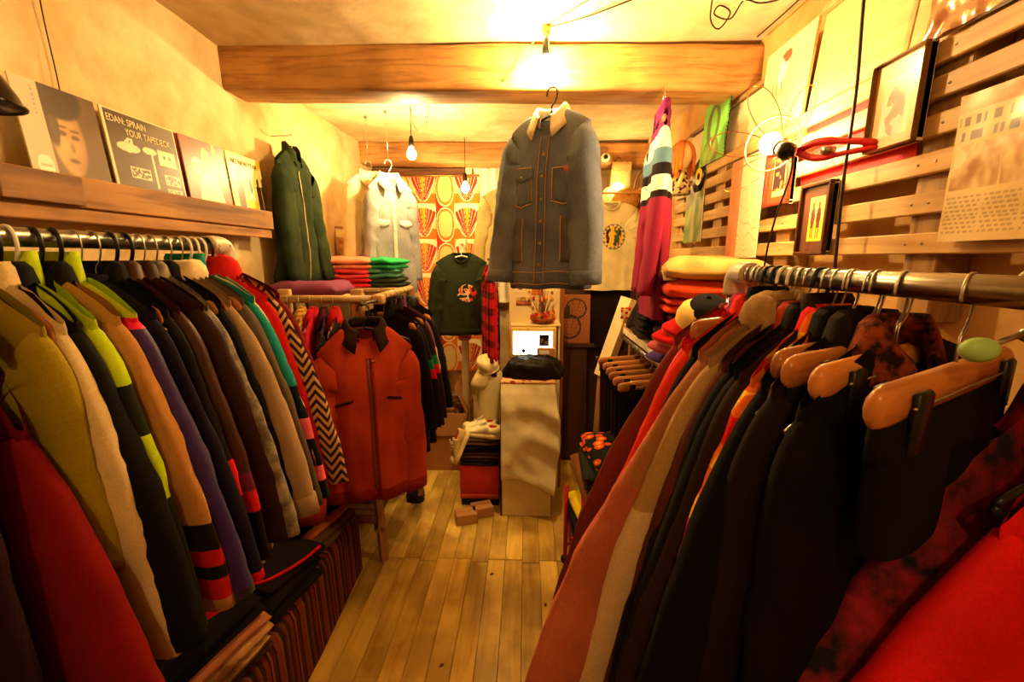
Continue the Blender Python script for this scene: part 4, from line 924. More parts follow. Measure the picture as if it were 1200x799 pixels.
cable('thin dark wire hanging down the plaster wall behind the first record', [(-1.385, 1.33, 2.54), (-1.388, 1.33, 2.3), (-1.384, 1.335, 2.1), (-1.386, 1.335, 1.9)], .0018, clips=[(-1.386, 1.33, 2.4)])
# clip lamp with flower shaped wire cage
t = thing('clip_lamp', 'red clip lamp with bare bulb in a flower shaped wire cage on the slats', 'lamp', (.80, 1.53, 1.972))
mk('bulb', xf(lathe(bulb_profile(.034), 16), Matrix.Rotation(R(115), 4, 'X')), GLOW_CLIP, t)
d = Vector((0, -math.sin(R(115)), math.cos(R(115)))) 
ax = Matrix.Rotation(R(115), 4, 'X')
mk('socket', xf(lathe([(.014, .05), (.02, .054), (.021, .085), (.026, .09), (.026, .12), (.012, .128)], 16), ax), M['black'], t)
mk('socket_ring', xf(lathe([(.0235, .062), (.0235, .072), (.021, .073)], 16), ax), M['brass'], t)
mk('cage_ring', tube([tuple(ax @ Vector((.085 * math.cos(a), .085 * math.sin(a), .012))) for a in [2 * PI * k / 28 for k in range(29)]], .0026, 6), M['brass'], t)
for k in range(6):
    a = 2 * PI * k / 6; pts = []
    for u in range(13):
        q = u / 12; b = a + (q - .5) * .95; rad = .03 + .155 * math.sin(PI * q) ** .8; zz = .06 - .09 * math.sin(PI * q)
        pts.append(tuple(ax @ Vector((rad * math.cos(b), rad * math.sin(b), zz))))
    mk('cage_petal', tube(bezier(pts, 2), .0014, 5), flat('cage_wire', (196, 110, 50), .35, .7), t)
for s in (-1, 1):
    mk('clip_jaw', tube(bezier([(.03, -.115, -.05 + s * .006), (.05, -.17, -.06 + s * .022), (.085, -.25, -.07 + s * .014), (.12, -.31, -.08 + s * .004)], 5), [.012] * 8 + [.009] * 8, 8, True, .8), M['red_p'], t)
mk('clip_spring', cyl((.045, -.20, -.068), (.075, -.20, -.068), .012, 12), M['wire'], t)
mk('cord', tube(bezier([(.01, -.12, -.05), (.03, -.08, -.12), (.03, -.02, -.25), (.03, .01, -.40), (.04, .0, -.56)], 6), .0032, 6), M['cable'], t)
# black metal lampshade cut by the left frame edge
t = thing('lampshade', 'dark metal lampshade poking in at the frame edge before the records', 'lamp', (-1.09, .86, 1.90))
mk('shade', solid(mk('tmp', lathe([(.085, 0), (.078, .02), (.055, .065), (.03, .10), (.018, .12)], 24), None), .002).data.copy() and lathe([(.085, 0), (.082, .003), (.076, .022), (.055, .065), (.03, .10), (.018, .12), (.005, .122)], 24), flat('shade_black', (34, 22, 14), .3, .4), t)
bpy.data.objects.remove(bpy.data.objects['tmp'])
mk('rim', tube([(.085 * math.cos(a), .085 * math.sin(a), 0) for a in [2 * PI * k / 24 for k in range(25)]], .003, 6), flat('shade_black', (34, 22, 14), .3, .4), t)
mk('neck', cyl((0, 0, .12), (0, 0, .16), .014), M['black'], t); mk('arm', tube([(0, 0, .16), (-.12, -.1, .22), (-.30, -.2, .2)], .006, 8), M['black'], t)
# tag on the plaster wall
t = thing('wall_tag', 'small red and yellow tag hung by thread on the plaster below the ledge end', 'tag', (0, 0, 0))
mk('card', rbox(-1.384, -1.380, 1.93, 2.01, 1.50, 1.60, .001, 1), flat('tag_yellow', (236, 196, 60), .6), t, False); mk('red_panel', box(-1.3798, -1.379, 1.932, 2.008, 1.555, 1.6), M['red_p'], t, False)
mk('thread', tube([(-1.381, 1.97, 1.6), (-1.383, 1.955, 1.66), (-1.384, 1.96, 1.70)], .0008, 4), M['cable'], t)

# ------------------------------------------------------------------ back of the shop
def fn_curt(u, v):
    # repeating tulips and ovals
    U, V = u * .86, v * 1.55
    cream, org, red, wht, yel = (206, 178, 108), (204, 104, 16), (170, 36, 12), (228, 212, 170), (220, 150, 14)
    col = U % .43; row = V / .27
    if col < .18:
        a, b = (col - .09) / .085, ((row + .1) % 1 - .5) / .46
        rr = abs(a) ** 2.2 + abs(b) ** (2.0 if b < 0 else 2.6)
        if rr < .62: return cream
        if rr < .95: return org
        if rr < 1.12: return wht
        return red if a < -.3 else org
    a, b = (col - .305) / .125, (row % 1)
    bb = b - .06; w = .95 * min(1, max(0, bb) * 1.5) ** .6
    top = .78 + .13 * math.cos(a * PI / 2)
    if 0 < bb < top and abs(a) < w:
        an = math.atan2(a, bb + .02)
        k = abs(an) * 6.2
        f = k % 1.55
        if bb > top - .09: return wht
        if k < 1.0: return yel
        if f < .22: return wht
        return (196, 76, 14) if k < 2.6 else red
    if 0 < bb < top + .08 and abs(a) < w + .12: return wht
    return org if b < .28 else cream
def drape(name, label, x0, x1, y, z0, z1, fn, nu, nv, folds, amp, rough=.9):
    t = thing(name, label, 'curtain', (0, 0, 0))
    o = sheet('cloth', (x0, y, z0), (x1 - x0, 0, 0), (0, 0, z1 - z0), fn, nu, nv, t, rough, 0, lambda u, v: amp * math.sin(u * folds * 2 * PI + 1.5 * N(u * 3, v * 1.2, 2)) + amp * N(u * 6, v, 7))
    return t
t = drape('floral_curtain', 'orange curtain printed with big tulips and cream ovals hanging at the back', -1.20, -.42, 3.94, .55, 2.31, fn_curt, 190, 330, 4, .010)
mk('rod', cyl((-1.36, 3.93, 2.315), (-.42, 3.93, 2.315), .008, 10), M['brass'], t)
t = drape('white_curtain', 'white pleated curtain right of the orange tulip curtain', -.54, .02, 3.96, 1.2, 2.41, lambda u, v: (236, 226, 196), 120, 20, 7, .016)
mk('rod', cyl((-.54, 3.96, 2.412), (.02, 3.96, 2.412), .007, 10), M['brass'], t)
# wardrobe behind the skirt
DW = wood('wardrobe_wood', (86, 48, 24), (52, 26, 12), 2, .5, .6)
t = thing('wardrobe', 'dark brown wardrobe in the shadow right of the draped column', 'wardrobe', (0, 0, 0))
mk('carcass', rbox(.24, .98, 3.48, 4.10, 0, 1.46, .006), DW, t, False)
mk('door', rbox(.25, .60, 3.465, 3.479, .05, 1.42, .004), DW, t, False); mk('door', rbox(.61, .97, 3.465, 3.479, .05, 1.42, .004), DW, t, False)
mk('handle', sphere((.585, 3.455, .8), .012, 10, 6), M['brass'], t)
t = thing('ink_drawing_board', 'brown board with a dark flower line drawing leaning on the wardrobe', 'picture', (.28, 3.28, .95)); t.rotation_euler = (R(-5), 0, 0)
mk('board', rbox(-.07, .215, 0, .012, 0, .38, .002, 1), flat('board_brown', (156, 92, 44), .7), t, False)
def fn_flower(u, v):
    ink = (40, 20, 12); br = (150, 88, 42)
    for cx, cy, rx, ry in ((.62, .72, .28, .2), (.45, .34, .3, .24)):
        q = math.hypot((u - cx) / rx, (v - cy) / ry)
        if abs(q - 1) < .08: return ink
        if q < 1 and abs(math.sin(math.atan2((v - cy + ry * .8) / ry, (u - cx) / rx) * 7)) < .14: return ink
    if u + v < .35 or (u < .45 and .5 < v < .62 + u * .4 and u > .12): return ink
    return br
sheet('picture', (-.065, -.001, .005), (.275, 0, 0), (0, 0, .37), fn_flower, 50, 66, t, .7)
mk('prop_shelf', rbox(-.1, .25, -.01, .18, -.03, -.002, .003, 1), DW, t, False); mk('prop_leg', rbox(-.06, .2, .02, .16, -.95, -.03, .003, 1), DW, t, False)
# cream cabinet with pinned cards
CRM = flat('cabinet_cream', (232, 212, 156), .5)
t = thing('cream_cabinet', 'tall cream cabinet with pinned cards behind the draped column', 'cabinet', (0, 0, 0))
mk('carcass', rbox(-.115, .225, 2.87, 3.2, 0, 1.56, .004), CRM, t, False)
mk('side_board', rbox(.226, .25, 2.80, 3.2, 0, 1.43, .003), flat('side_brown', (140, 80, 36), .6), t, False)
mk('shelf', rbox(-.10, .225, 2.74, 2.87, 1.168, 1.18, .002), CRM, t, False)
mk('lower_cupboard', rbox(-.115, .225, 2.74, 2.865, 0, .93, .003), CRM, t, False)
mk('shelf_bracket', rbox(.21, .222, 2.75, 2.87, .93, 1.168, .002), CRM, t, False)
def card(label, x0, x1, z0, z1, fn, nu=16, nv=16):
    k = thing('pinned_card', label, 'card', (0, 0, 0)); mk('card', box(x0, x1, 2.867, 2.869, z0, z1), M['paper'], k, False)
    sheet('picture', (x0, 2.8662, z0), (x1 - x0, 0, 0), (0, 0, z1 - z0), fn, nu, nv, k, .5); mk('pin', sphere(((x0 + x1) / 2, 2.864, z1 - .006), .004, 8, 5), M['red_p'], k)
card('white note with a small sketched figure pinned at the cabinet top', -.08, .01, 1.38, 1.49, lambda u, v: (70, 56, 40) if (ell(u, v, .45, .35, .28, .2) and not ell(u, v, .45, .35, .18, .12)) or (v > .55 and abs(abs(u - .45) - .12) < .04 and v < .85) else (236, 222, 176), 24, 24)
card('dark harbour photograph pinned on the cream cabinet', -.068, .035, 1.29, 1.345, lambda u, v: (196, 110, 60) if .2 < v < .55 and N(u * 9, v * 4, 1) > -.1 else ((110, 60, 40) if v < .6 or N(u * 20, 0, 1) > .2 else (220, 180, 110)), 24, 14)
card('orange portrait card pinned behind the dried flowers', .035, .11, 1.36, 1.48, lambda u, v: (236, 210, 140) if ell(u, v, .6, .55, .22, .2) else (206, 120, 44))
card('pale card with a red stamp pinned right on the cream cabinet', .125, .2, 1.38, 1.48, lambda u, v: (206, 60, 40) if ell(u, v, .5, .6, .2, .1) else (240, 226, 150))
# dried flowers
t = thing('dried_flowers', 'spray of dried orange flowers and twigs in a low basket above the screen', 'flowers', (.11, 2.80, 1.18))
mk('basket', lathe([(.05, 0), (.07, .01), (.085, .035), (.08, .04), (.04, .03)], 18), F((176, 110, 50), (130, 74, 32), 'tweed', 80), t)
q = random.Random(3)
for k in range(34):
    a, e = q.uniform(0, 2 * PI), q.uniform(.05, .6); L = q.uniform(.12, .27); dx, dy = math.cos(a) * math.sin(e), math.sin(a) * math.sin(e) * .35
    tip = (dx * L, dy * L - .01, .03 + L * math.cos(e)); mk('stem', tube([(dx * .02, 0, .02), (dx * L * .55 + q.uniform(-.008, .008), dy * L * .5, .03 + L * .55), tip], .0012, 4), flat('stem_brown', (130, 84, 36), .8), t)
    if k % 2: mk('seed_head', sphere(tip, q.uniform(.006, .011), 6, 4, 1, 1, 1.7), flat(q.choice(['bud_gold', 'bud_rust']), (206, 150, 60) if k % 4 == 1 else (170, 70, 30), .8), t)
for k in range(16):
    a = q.uniform(0, 2 * PI); r_ = q.uniform(.03, .085); c = (math.cos(a) * r_ * 1.1, math.sin(a) * r_ * .4 - .02, .05 + q.uniform(-.01, .03)); pm = flat(['petal_red', 'petal_gold', 'petal_cream'][k % 3], [(196, 50, 24), (230, 160, 50), (236, 206, 140)][k % 3], .8)
    V = [c]; Fc = []
    for i in range(12):
        b = 2 * PI * i / 12; rr = .02 if i % 2 else .011; V.append((c[0] + rr * math.cos(b), c[1] - .006 + .004 * (i % 2), c[2] + rr * math.sin(b)))
    Fc = [(0, 1 + i, 1 + (i + 1) % 12) for i in range(12)]; mk('blossom', (V, Fc), pm, t)
# monitor
t = thing('monitor', 'small monitor with bright white screen and cream frame behind the black jacket', 'monitor', (.035, 2.70, .93))
mk('casing', rbox(-.135, .16, 0, .04, .04, .236, .005), flat('monitor_cream', (226, 190, 96), .45), t)
mk('stand', rbox(-.07, .09, -.03, .05, 0, .012, .004), flat('monitor_cream', (226, 190, 96), .45), t); mk('neck', rbox(-.02, .04, .01, .03, .01, .06, .003), flat('monitor_cream', (226, 190, 96), .45), t)
mk('screen', box(-.118, .135, -.002, .0005, .062, .212), emit('screen_white', (1, .97, .86), 1.6), t, False)
mk('screen_picture', box(.05, .112, -.0035, -.0022, .118, .192), flat('screen_picture', (24, 26, 26), .3), t, False)
mk('picture_detail', join(box(.06, .075, -.0042, -.0036, .14, .165), box(.085, .1, -.0042, -.0036, .13, .15)), flat('picture_detail', (120, 90, 60), .5), t, False)
t = thing('small_box', 'little cream cardboard box before the monitor on the black jacket', 'box', (.125, 2.625, 1.0)); mk('box', rbox(-.055, .055, -.02, .02, 0, .05, .003), M['card'], t, False); mk('box_label', box(-.04, .02, -.0206, -.0202, .015, .04), M['paper'], t, False)
t = thing('necklace', 'thin dark necklace with a pendant hanging in front of the bright screen', 'necklace', (0, 0, 0))
mk('chain', tube(bezier([(-.04, 2.692, 1.16), (-.028, 2.688, 1.08), (-.015, 2.686, 1.03), (.0, 2.688, 1.08), (.015, 2.692, 1.16)], 5), .0012, 5), M['black'], t); mk('pendant', xf(sphere((0, 0, 0), .012, 10, 7, 1, .5, 1.1), Matrix.Translation((-.015, 2.684, 1.018))), M['black'], t)

# draped column
t = thing('draped_column', 'white display plinth draped with a cream cloth in the middle of the shop', 'plinth', (0, 0, 0))
mk('plinth', rbox(-.145, .16, 2.445, 2.70, 0, .86, .003), flat('plinth_white', (216, 196, 146), .7), t, False)
mk('edge_board', rbox(-.153, -.146, 2.44, 2.70, 0, .87, .001), flat('plinth_edge', (52, 32, 20), .7), t, False)
rows = []
for j in range(61):
    v = j / 60; r_ = []
    for i in range(45):
        u = i / 44; zb = .25 - .09 * u + .05 * math.sin(u * 3.0); z = .885 - (.885 - zb) * v
        x = -.148 + .316 * u + (.03 * math.sin(min(1, v * 1.1) * PI) * u ** 3) + .012 * u * v
        w_ = 2.6 * v * (.55 + .75 * u) - .75 * u * u + .22 * N(u * 2.2, v * 2.6, 1)
        sag = (.5 + .5 * math.sin(2 * PI * w_)) ** 1.6
        y = 2.418 - .03 * v * u - .036 * sag * min(1, v * 3.5) * (.25 + .85 * u) - .014 * N(u * 3 + v, v * 5 - u * 2, 4) * min(1, v * 2.5) + .016 * max(0, 1 - v * 9)
        if v > .96: y += .012 * (v - .96) / .04
        r_.append((x, min(y, 2.436), z))
    rows.append(r_)
CL = F((250, 238, 196)); solid(mk('drape', grid(rows), CL, t), .004, 0)
rows = []
for j in range(31):
    v = j / 30; r_ = []
    for i in range(21):
        u = i / 20; z = .885 - .70 * v * (1 - .12 * u)
        r_.append((.168 + .035 * math.sin(v * PI) + .012 * math.sin(v * 12 + u * 4) + .014 * N(u * 3, v * 5, 6), 2.435 + .25 * u, z))
    rows.append(r_)
solid(mk('drape_side', grid(rows), CL, t), .004, 0)
mk('drape_top', move(rbox(-.15, .18, 2.425, 2.70, .872, .888, .006), (0, 0, 0)), F((206, 170, 120), (176, 60, 40), 'floral', dict(s=26, c3=(90, 60, 40))), t)
def folded(name, label, cat, loc, w, d, h, layers, mat, rot=0, group=None, seed=0, tilt=(0, 0), n=16, puff=.0):
    """a folded garment: one thick sheet laid back and forth, folds at the front"""
    th = h / layers; prof_o = []; segs = 7
    top, bot = [], []
    t = thing(name, label, cat, loc, (R(tilt[0]), R(tilt[1]), R(rot)), group)
    for lay in range(layers):
        z0 = lay * th; inset = .02 * ((lay * 7 + seed) % 3) * d
        rows = []
        for i in range(n + 1):
            u = i / n; x = -w / 2 + w * u; r_ = []
            endk = (1 - abs(2 * u - 1) ** 6) ** .5
            for k in range(22):
                a = 2 * PI * k / 22; cy, cz = sgp(math.cos(a), .35), sgp(math.sin(a), .75)
                y = cy * (d / 2 - inset) * (.96 + .04 * endk); zz = z0 + th / 2 + cz * th * .56 * (.25 + .75 * endk)
                k2 = seed * 3.1 + lay * 5
                dz = .35 * th * N(x * 9 + k2, y * 9, k2) + puff * (1 - (y / d * 2) ** 2) * (1 - (2 * u - 1) ** 2) * (lay == layers - 1) * (cz > 0)
                dy = .012 * N(x * 11, zz * 30, k2 + 2); dx = .012 * N(y * 12, zz * 20, k2 + 4)
                r_.append((x + dx, y + dy, zz + dz))
            rows.append(r_)
        mk('layer', grid(rows, True, True), mat if not isinstance(mat, (list, tuple)) else mat[lay % len(mat)], t)
    return t
def heap(name, label, cat, loc, w, d, h, mat, rot=0, group=None, seed=0, n=40, m=18, am=.3):
    t = thing(name, label, cat, loc, rot, group); rows = []
    for j in range(m + 1):
        v = j / m; r_ = []
        for i in range(n):
            a = 2 * PI * i / n; rad = math.sin(v * PI / 2) ** .7 if v < 1 else 1; cx, cy = math.cos(a), math.sin(a)
            e = 1 + am * (N(cx * 2 + seed, cy * 2, v * 2) + .5 * N(cx * 5 + seed, cy * 5, v * 5)); z = h * (1 - v ** 2.2)
            z += h * .22 * (abs(N(cx * 3 * rad + seed, cy * 3 * rad, 3)) + .5 * N(cx * rad * 7, cy * rad * 7 + seed, 8)) * (v < .95)
            r_.append((w / 2 * sgp(cx, .8) * rad * e, d / 2 * sgp(cy, .8) * rad * e, max(0, z)))
        rows.append(r_)
    mk('cloth', grid(rows, True, True), mat, t)
    rows = [[tuple(Vector(p) + Vector((0, 0, .006))) for p in rw[2:n // 3]] for rw in rows[3:m - 3]]
    solid(mk('sleeve_fold', grid(rows), mat, t), .008, 1); return t
heap('folded_black_jacket', 'crumpled black jacket heaped on top of the draped column', 'jacket', (.045, 2.56, .885), .36, .20, .12, F((34, 26, 24), rough=.45), seed=2, am=.22)
# mannequin
def body_of(prof, nx=26):
    rows = []
    for z, rx, ry, cx, cy in prof: rows.append([(cx + rx * math.cos(2 * PI * k / nx), cy + ry * math.sin(2 * PI * k / nx), z) for k in range(nx)])
    return grid(rows, True, True)
IV = F((240, 226, 176), (226, 206, 150), 'mottle', 6)
t = thing('mannequin_torso', 'cream cloth mannequin torso standing behind the sneakers on the pile', 'mannequin', (-.235, 2.72, .48), -12)
mk('torso', body_of([(0, .085, .07, 0, 0), (.06, .09, .075, 0, 0), (.16, .088, .075, 0, 0), (.25, .092, .08, 0, 0), (.31, .098, .075, .005, 0), (.36, .092, .065, .01, 0), (.395, .065, .055, .005, 0), (.42, .04, .045, -.005, 0), (.47, .036, .04, -.012, -.005), (.48, .03, .03, -.012, -.005)]), IV, t)
mk('arm_stub', body_of([(.27, .03, .035, .095, 0), (.32, .034, .04, .092, 0), (.36, .028, .032, .08, 0), (.38, .01, .012, .07, 0)], 14), IV, t)
mk('base_plate', rbox(-.06, .06, -.06, .06, -.012, 0, .003), M['white'], t)
t = thing('cloth_cap', 'cream cloth cap with drooping brim worn by the mannequin torso', 'cap', (-.245, 2.70, .905), (R(14), R(-16), R(24)))
rows = [[(.066 * math.cos(a) * s_ * (1 + .12 * N(math.cos(a) * 2, math.sin(a) * 2, s_ * 3)), .074 * math.sin(a) * s_ * (1 + .12 * N(math.cos(a) * 2, math.sin(a) * 2, z * 20)), z + .012 * N(math.cos(a) * 2, math.sin(a) * 2, 5)) for a in [2 * PI * k / 28 for k in range(28)]] for s_, z in ((.95, -.012), (1.02, .012), (1.05, .036), (.98, .056), (.78, .07), (.4, .076), (.02, .075))]
mk('crown', grid(rows, True), IV, t)
mk('cap_band', tube([(.067 * math.cos(a), .075 * math.sin(a), -.006) for a in [2 * PI * k / 24 for k in range(25)]], .006, 6), F((226, 206, 150)), t)
rows = [[(-(.060 + .085 * q) * math.cos(a), (.070 + .004 * q) * math.sin(a) , -.008 - .085 * q ** 1.4 - .02 * q * math.sin(a) ** 2) for a in [-1.2 + 2.4 * k / 16 for k in range(17)]] for q in (0, .25, .5, .75, 1)]
solid(mk('brim', grid(rows), IV, t), .006, 0)
# sneakers
def sneaker(label, loc, rot, um, sm, lm, L=.25, group='cream sneakers'):
    t = thing('sneaker', label, 'shoe', loc, rot, group); rows = []; so = []
    def half(u): return .5 * (.078 + .018 * math.sin(u * PI) - .012 * math.exp(-((u - .45) / .18) ** 2)) * (1 - max(0, u - .72) ** 2 * 8) * (.82 + .18 * min(1, u * 8))
    for i in range(25):
        u = i / 24; x = -L / 2 + L * u; w = max(.006, half(u)); hh = .085 - .005 * u if u < .3 else .083 - .085 * ((u - .3) / .7) ** .8 + .028; hh = max(.03, hh); r_ = []
        op = max(0, 1 - ((u - .26) / .22) ** 2)
        for k in range(20):
            a = 2 * PI * k / 20; y = w * sgp(math.cos(a), .7); z = .026 + (hh - .026) * max(0, .5 + .5 * sgp(math.sin(a), .8))
            if math.sin(a) > .55: z -= .028 * op * (1 - abs(y) / w)
            r_.append((x, y * (1 - .25 * max(0, math.sin(a))), z))
        rows.append(r_)
        so.append([(x, y * w * 1.07, z) for y, z in ((-1, .004), (-1, .026), (-.7, .03), (.7, .03), (1, .026), (1, .004), (.6, 0), (-.6, 0))])
    mk('upper', grid(rows, True, True), um, t); mk('sole', grid(so, True, True), sm, t)
    mk('lining', sphere((-L / 2 + .26 * L, 0, .068), .03, 12, 8, 1.4, .75, .35), F((200, 60, 40)), t)
    mk('tongue', xf(rbox(-.022, .022, -.016, .016, -.003, .003, .002), Matrix.Translation((-L / 2 + .47 * L, 0, .092)) @ Matrix.Rotation(R(35), 4, 'Y')), um, t)
    for k in range(4):
        x = -L / 2 + (.46 + .08 * k) * L; z = .096 - .012 * k; mk('lace', tube([(x, -.026, z - .014), (x + .004, 0, z), (x, .026, z - .014)], .003, 6), lm, t)
    mk('toe_cap', sphere((L / 2 - .03, 0, .03), .034, 12, 8, .95, .95, .7), sm, t); return t
SW = flat('shoe_cream', (240, 226, 180), .6); SO = flat('shoe_sole', (232, 206, 140), .6)
sneaker('cream sneaker lying on the dark folded jeans before the mannequin', (-.275, 2.585, .475), 168, SW, SO, M['white'])
sneaker('cream sneaker behind the other one, close against the mannequin', (-.30, 2.65, .485), 172, SW, SO, M['white'], .23)
sneaker('worn cream canvas sneaker hanging toe down at the corner of the pile', (-.40, 2.555, .40), (R(20), R(62), R(215)), F((226, 196, 130)), SO, M['white'], .22)
JN = [F((52, 40, 34)), F((92, 66, 42)), F((38, 30, 30)), F((110, 84, 56))]
for k, (lab, mm) in enumerate((('dark brown folded jeans lowest on the red crate', JN[0]), ('brown folded trousers second on the red crate', JN[1]), ('charcoal folded jeans third on the red crate', JN[2]), ('tan edged folded trousers topmost on the red crate', JN[3]))):
    folded('folded_trousers', lab, 'trousers', (-.29, 2.665, .285 + k * .047), .25, .26, .045, 2, mm, 2 * k - 3, 'folded trousers on the red crate', k)
t = thing('red_crate', 'red storage crate with dark slot holding folded trousers beside the column', 'crate', (0, 0, 0))
mk('body', rbox(-.425, -.168, 2.545, 2.80, .07, .285, .008), flat('crate_red', (190, 44, 20), .5), t); mk('base', rbox(-.42, -.172, 2.555, 2.79, 0, .055, .005), flat('crate_dark', (26, 18, 16), .6), t); mk('lower_tray', rbox(-.424, -.17, 2.54, 2.80, .055, .085, .004), flat('crate_orange', (196, 70, 24), .5), t)
# small boxes on the floor
for lab, x, y, ro, hh in (('small cardboard box on the floor in front of the red crate', -.365, 2.385, 16, .062), ('small cardboard box touching the other one, nearer the column', -.275, 2.46, 20, .062)):
    t = thing('cardboard_box', lab, 'box', (x, y, 0), ro, 'small boxes on the floor'); mk('carton', rbox(-.065, .065, -.045, .045, 0, hh, .002), M['card'], t, False); mk('flap', box(-.063, .063, -.043, -.001, hh, hh + .0015), M['card'], t, False); mk('flap', box(-.063, .063, .001, .043, hh, hh + .0015), M['card'], t, False)
# big cardboard box
t = thing('cardboard_carton', 'large open cardboard carton on the floor under the hanging jackets', 'box', (0, 0, 0))
for nme, q in (('side', (-.97, -.44, 3.02, 3.026, 0, .46)), ('side', (-.97, -.44, 3.42, 3.426, 0, .46)), ('side', (-.97, -.964, 3.026, 3.42, 0, .46)), ('side', (-.446, -.44, 3.026, 3.42, 0, .46)), ('bottom', (-.964, -.446, 3.026, 3.42, 0, .006))): mk(nme, box(*q), M['card'], t, False)
mk('flap', xf(box(0, .004, 3.03, 3.41, 0, .22), Matrix.Translation((-.444, 0, .46)) @ Matrix.Rotation(R(-24), 4, 'Y')), M['card'], t, False)
mk('flap', xf(box(-.964, -.446, 0, .004, -.17, 0), Matrix.Translation((0, 3.018, .46)) @ Matrix.Rotation(R(-6), 4, 'X')), M['card'], t, False)
heap('knit_scarf', 'tan knitted scarf heaped inside the open cardboard carton', 'scarf', (-.62, 3.22, .34), .34, .30, .17, F((176, 134, 84), (100, 70, 40), 'mottle', 30), seed=5)
heap('brown_scarf', 'dark brown scarf in the carton behind the tan one', 'scarf', (-.84, 3.28, .34), .22, .22, .14, F((70, 44, 28), (120, 84, 50), 'mottle', 30), seed=9)
t = thing('display_post', 'pale wooden post with red cap standing under the olive sweatshirt', 'post', (0, 0, 0))
mk('post', rbox(-.485, -.435, 3.13, 3.18, 0, 1.74, .004), M['cream'], t, False); mk('base_board', rbox(-.56, -.36, 3.47, 3.6, 0, .02, .004), M['cream'], t, False) if False else None
mk('arm', cyl((-.46, 3.14, 1.70), (-.46, 3.035, 1.705), .008), M['cream'], t); mk('collar', rbox(-.505, -.415, 3.11, 3.20, 1.0, 1.04, .012, 3), flat('post_red', (206, 90, 50), .8), t)
# things on the back wall, upper right
t = thing('straw_hat', 'straw hat with upturned brim under the round bulb', 'hat', (.76, 3.52, 2.03), (R(62), R(8), R(10)))
ST_ = F((216, 176, 104), (186, 140, 76), 'tweed', 120)
rows = [[(r_ * 1.15 * math.cos(a), r_ * math.sin(a), z + (.03 * math.cos(2 * a) if r_ > .1 else 0)) for a in [2 * PI * k / 28 for k in range(28)]] for r_, z in ((.165, .0), (.13, -.006), (.095, .0), (.09, .05), (.08, .09), (.05, .102), (.005, .095))]
mk('brim_and_crown', grid(rows, True), ST_, t); mk('hat_band', lathe([(.096, .004), (.098, .005), (.095, .028), (.093, .028)], 28), F((110, 70, 34)), t)
t = thing('straw_bag', 'woven tan bag with strap beside the straw hat', 'bag', (.90, 3.50, 2.06)); mk('bag', sphere((0, 0, 0), .09, 16, 10, 1.05, .6, .9), F((190, 140, 76), (140, 96, 48), 'tweed', 70), t); mk('strap', tube(bezier([(-.07, 0, .05), (-.05, 0, .16), (.02, 0, .2), (.07, 0, .05)], 5), .006, 6), F((140, 90, 46)), t)
t = thing('canvas_pouch', 'cream canvas pouch with frayed flap hung below the back beam', 'bag', (.765, 3.70, 2.13)); mk('pouch', body_of([(0, .075, .025, 0, 0), (.02, .088, .035, 0, 0), (.10, .085, .035, 0, 0), (.19, .078, .022, 0, 0), (.235, .072, .012, 0, 0)], 22), F((214, 188, 130)), t); mk('flap', solid(mk('flap', grid([[(-.075 + .15 * i / 8, -.03 - .008 * math.sin(j), .235 - .07 * j / 4 - .012 * N(i, 3, 1)) for i in range(9)] for j in range(5)]), None), .003).data and grid([[(-.075 + .15 * i / 8, -.03 - .008 * math.sin(j), .235 - .07 * j / 4 - .012 * N(i * .9, 3, 1)) for i in range(9)] for j in range(5)]), F((180, 150, 96)), t); mk('strap', tube([(-.06, 0, .23), (-.03, .01, .28), (0, .02, .27)], .004, 6), F((120, 90, 50)), t)
for o in [o for o in bpy.data.objects if o.name.startswith('flap') and o.parent is None]: bpy.data.objects.remove(o)
t = thing('beam_spotlight', 'small round pale fitting with dark lens on the back beam', 'spotlight', (.635, 3.725, 2.405)); mk('housing', xf(lathe([(.028, 0), (.036, .008), (.036, .03), (.024, .04)], 20), Matrix.Rotation(R(90), 4, 'X')), M['cream'], t); mk('lens', xf(lathe([(.018, .036), (.018, .043), (.004, .045)], 18), Matrix.Rotation(R(90), 4, 'X')), M['black'], t); mk('bracket', rbox(-.01, .01, -.002, .012, -.02, .05, .002), M['wire'], t)
t = thing('rag_doll', 'small rag doll with long ginger hair hung by the black record', 'doll', (.85, 2.52, 2.10))
SK = flat('doll_skin', (226, 176, 120), .8); mk('head', sphere((0, 0, .05), .062, 16, 12, .8, .95, 1.15), SK, t)
for k in range(16):
    a = -2.2 + 4.4 * k / 15; x, y = .05 * math.cos(a + PI / 2 + .5), .058 * math.sin(a + PI / 2 + .5); mk('hair_lock', tube(bezier([(x * .2, y * .2, .122), (x * .9, y * .9, .095), (x * 1.2, y * 1.2, .04), (x * 1.25, y * 1.3, -.03 - .02 * (k % 3))], 4), [.014] * 9 + [.010] * 4, 6), flat('doll_hair', (206, 104, 30), .8), t)
for s in (-1, 1): mk('eye', sphere((-.028 + s * .0, -.05, .06), .008, 8, 6) if s < 0 else sphere((-.048, -.012, .06), .008, 8, 6), M['black'], t)
mk('nose', sphere((-.043, -.038, .045), .006, 8, 6), SK, t); mk('mouth', tube([(-.03, -.05, .024), (-.038, -.045, .021), (-.045, -.034, .024)], .003, 5), M['red_p'], t)
mk('dress', body_of([(-.15, .06, .07, 0, 0), (-.10, .05, .06, 0, 0), (-.03, .03, .035, 0, 0), (-.005, .02, .022, 0, 0)], 18), F((206, 180, 130), (96, 60, 40), 'floral', dict(s=40)), t)
for s in (-1, 1): mk('arm', tube([(0, s * .03, -.03), (-.02, s * .06, -.08), (-.03, s * .065, -.12)], .011, 8), SK, t)
mk('hanging_loop', tube([(0, 0, .12), (.04, 0, .16), (.08, 0, .17)], .0015, 5), M['cable'], t)
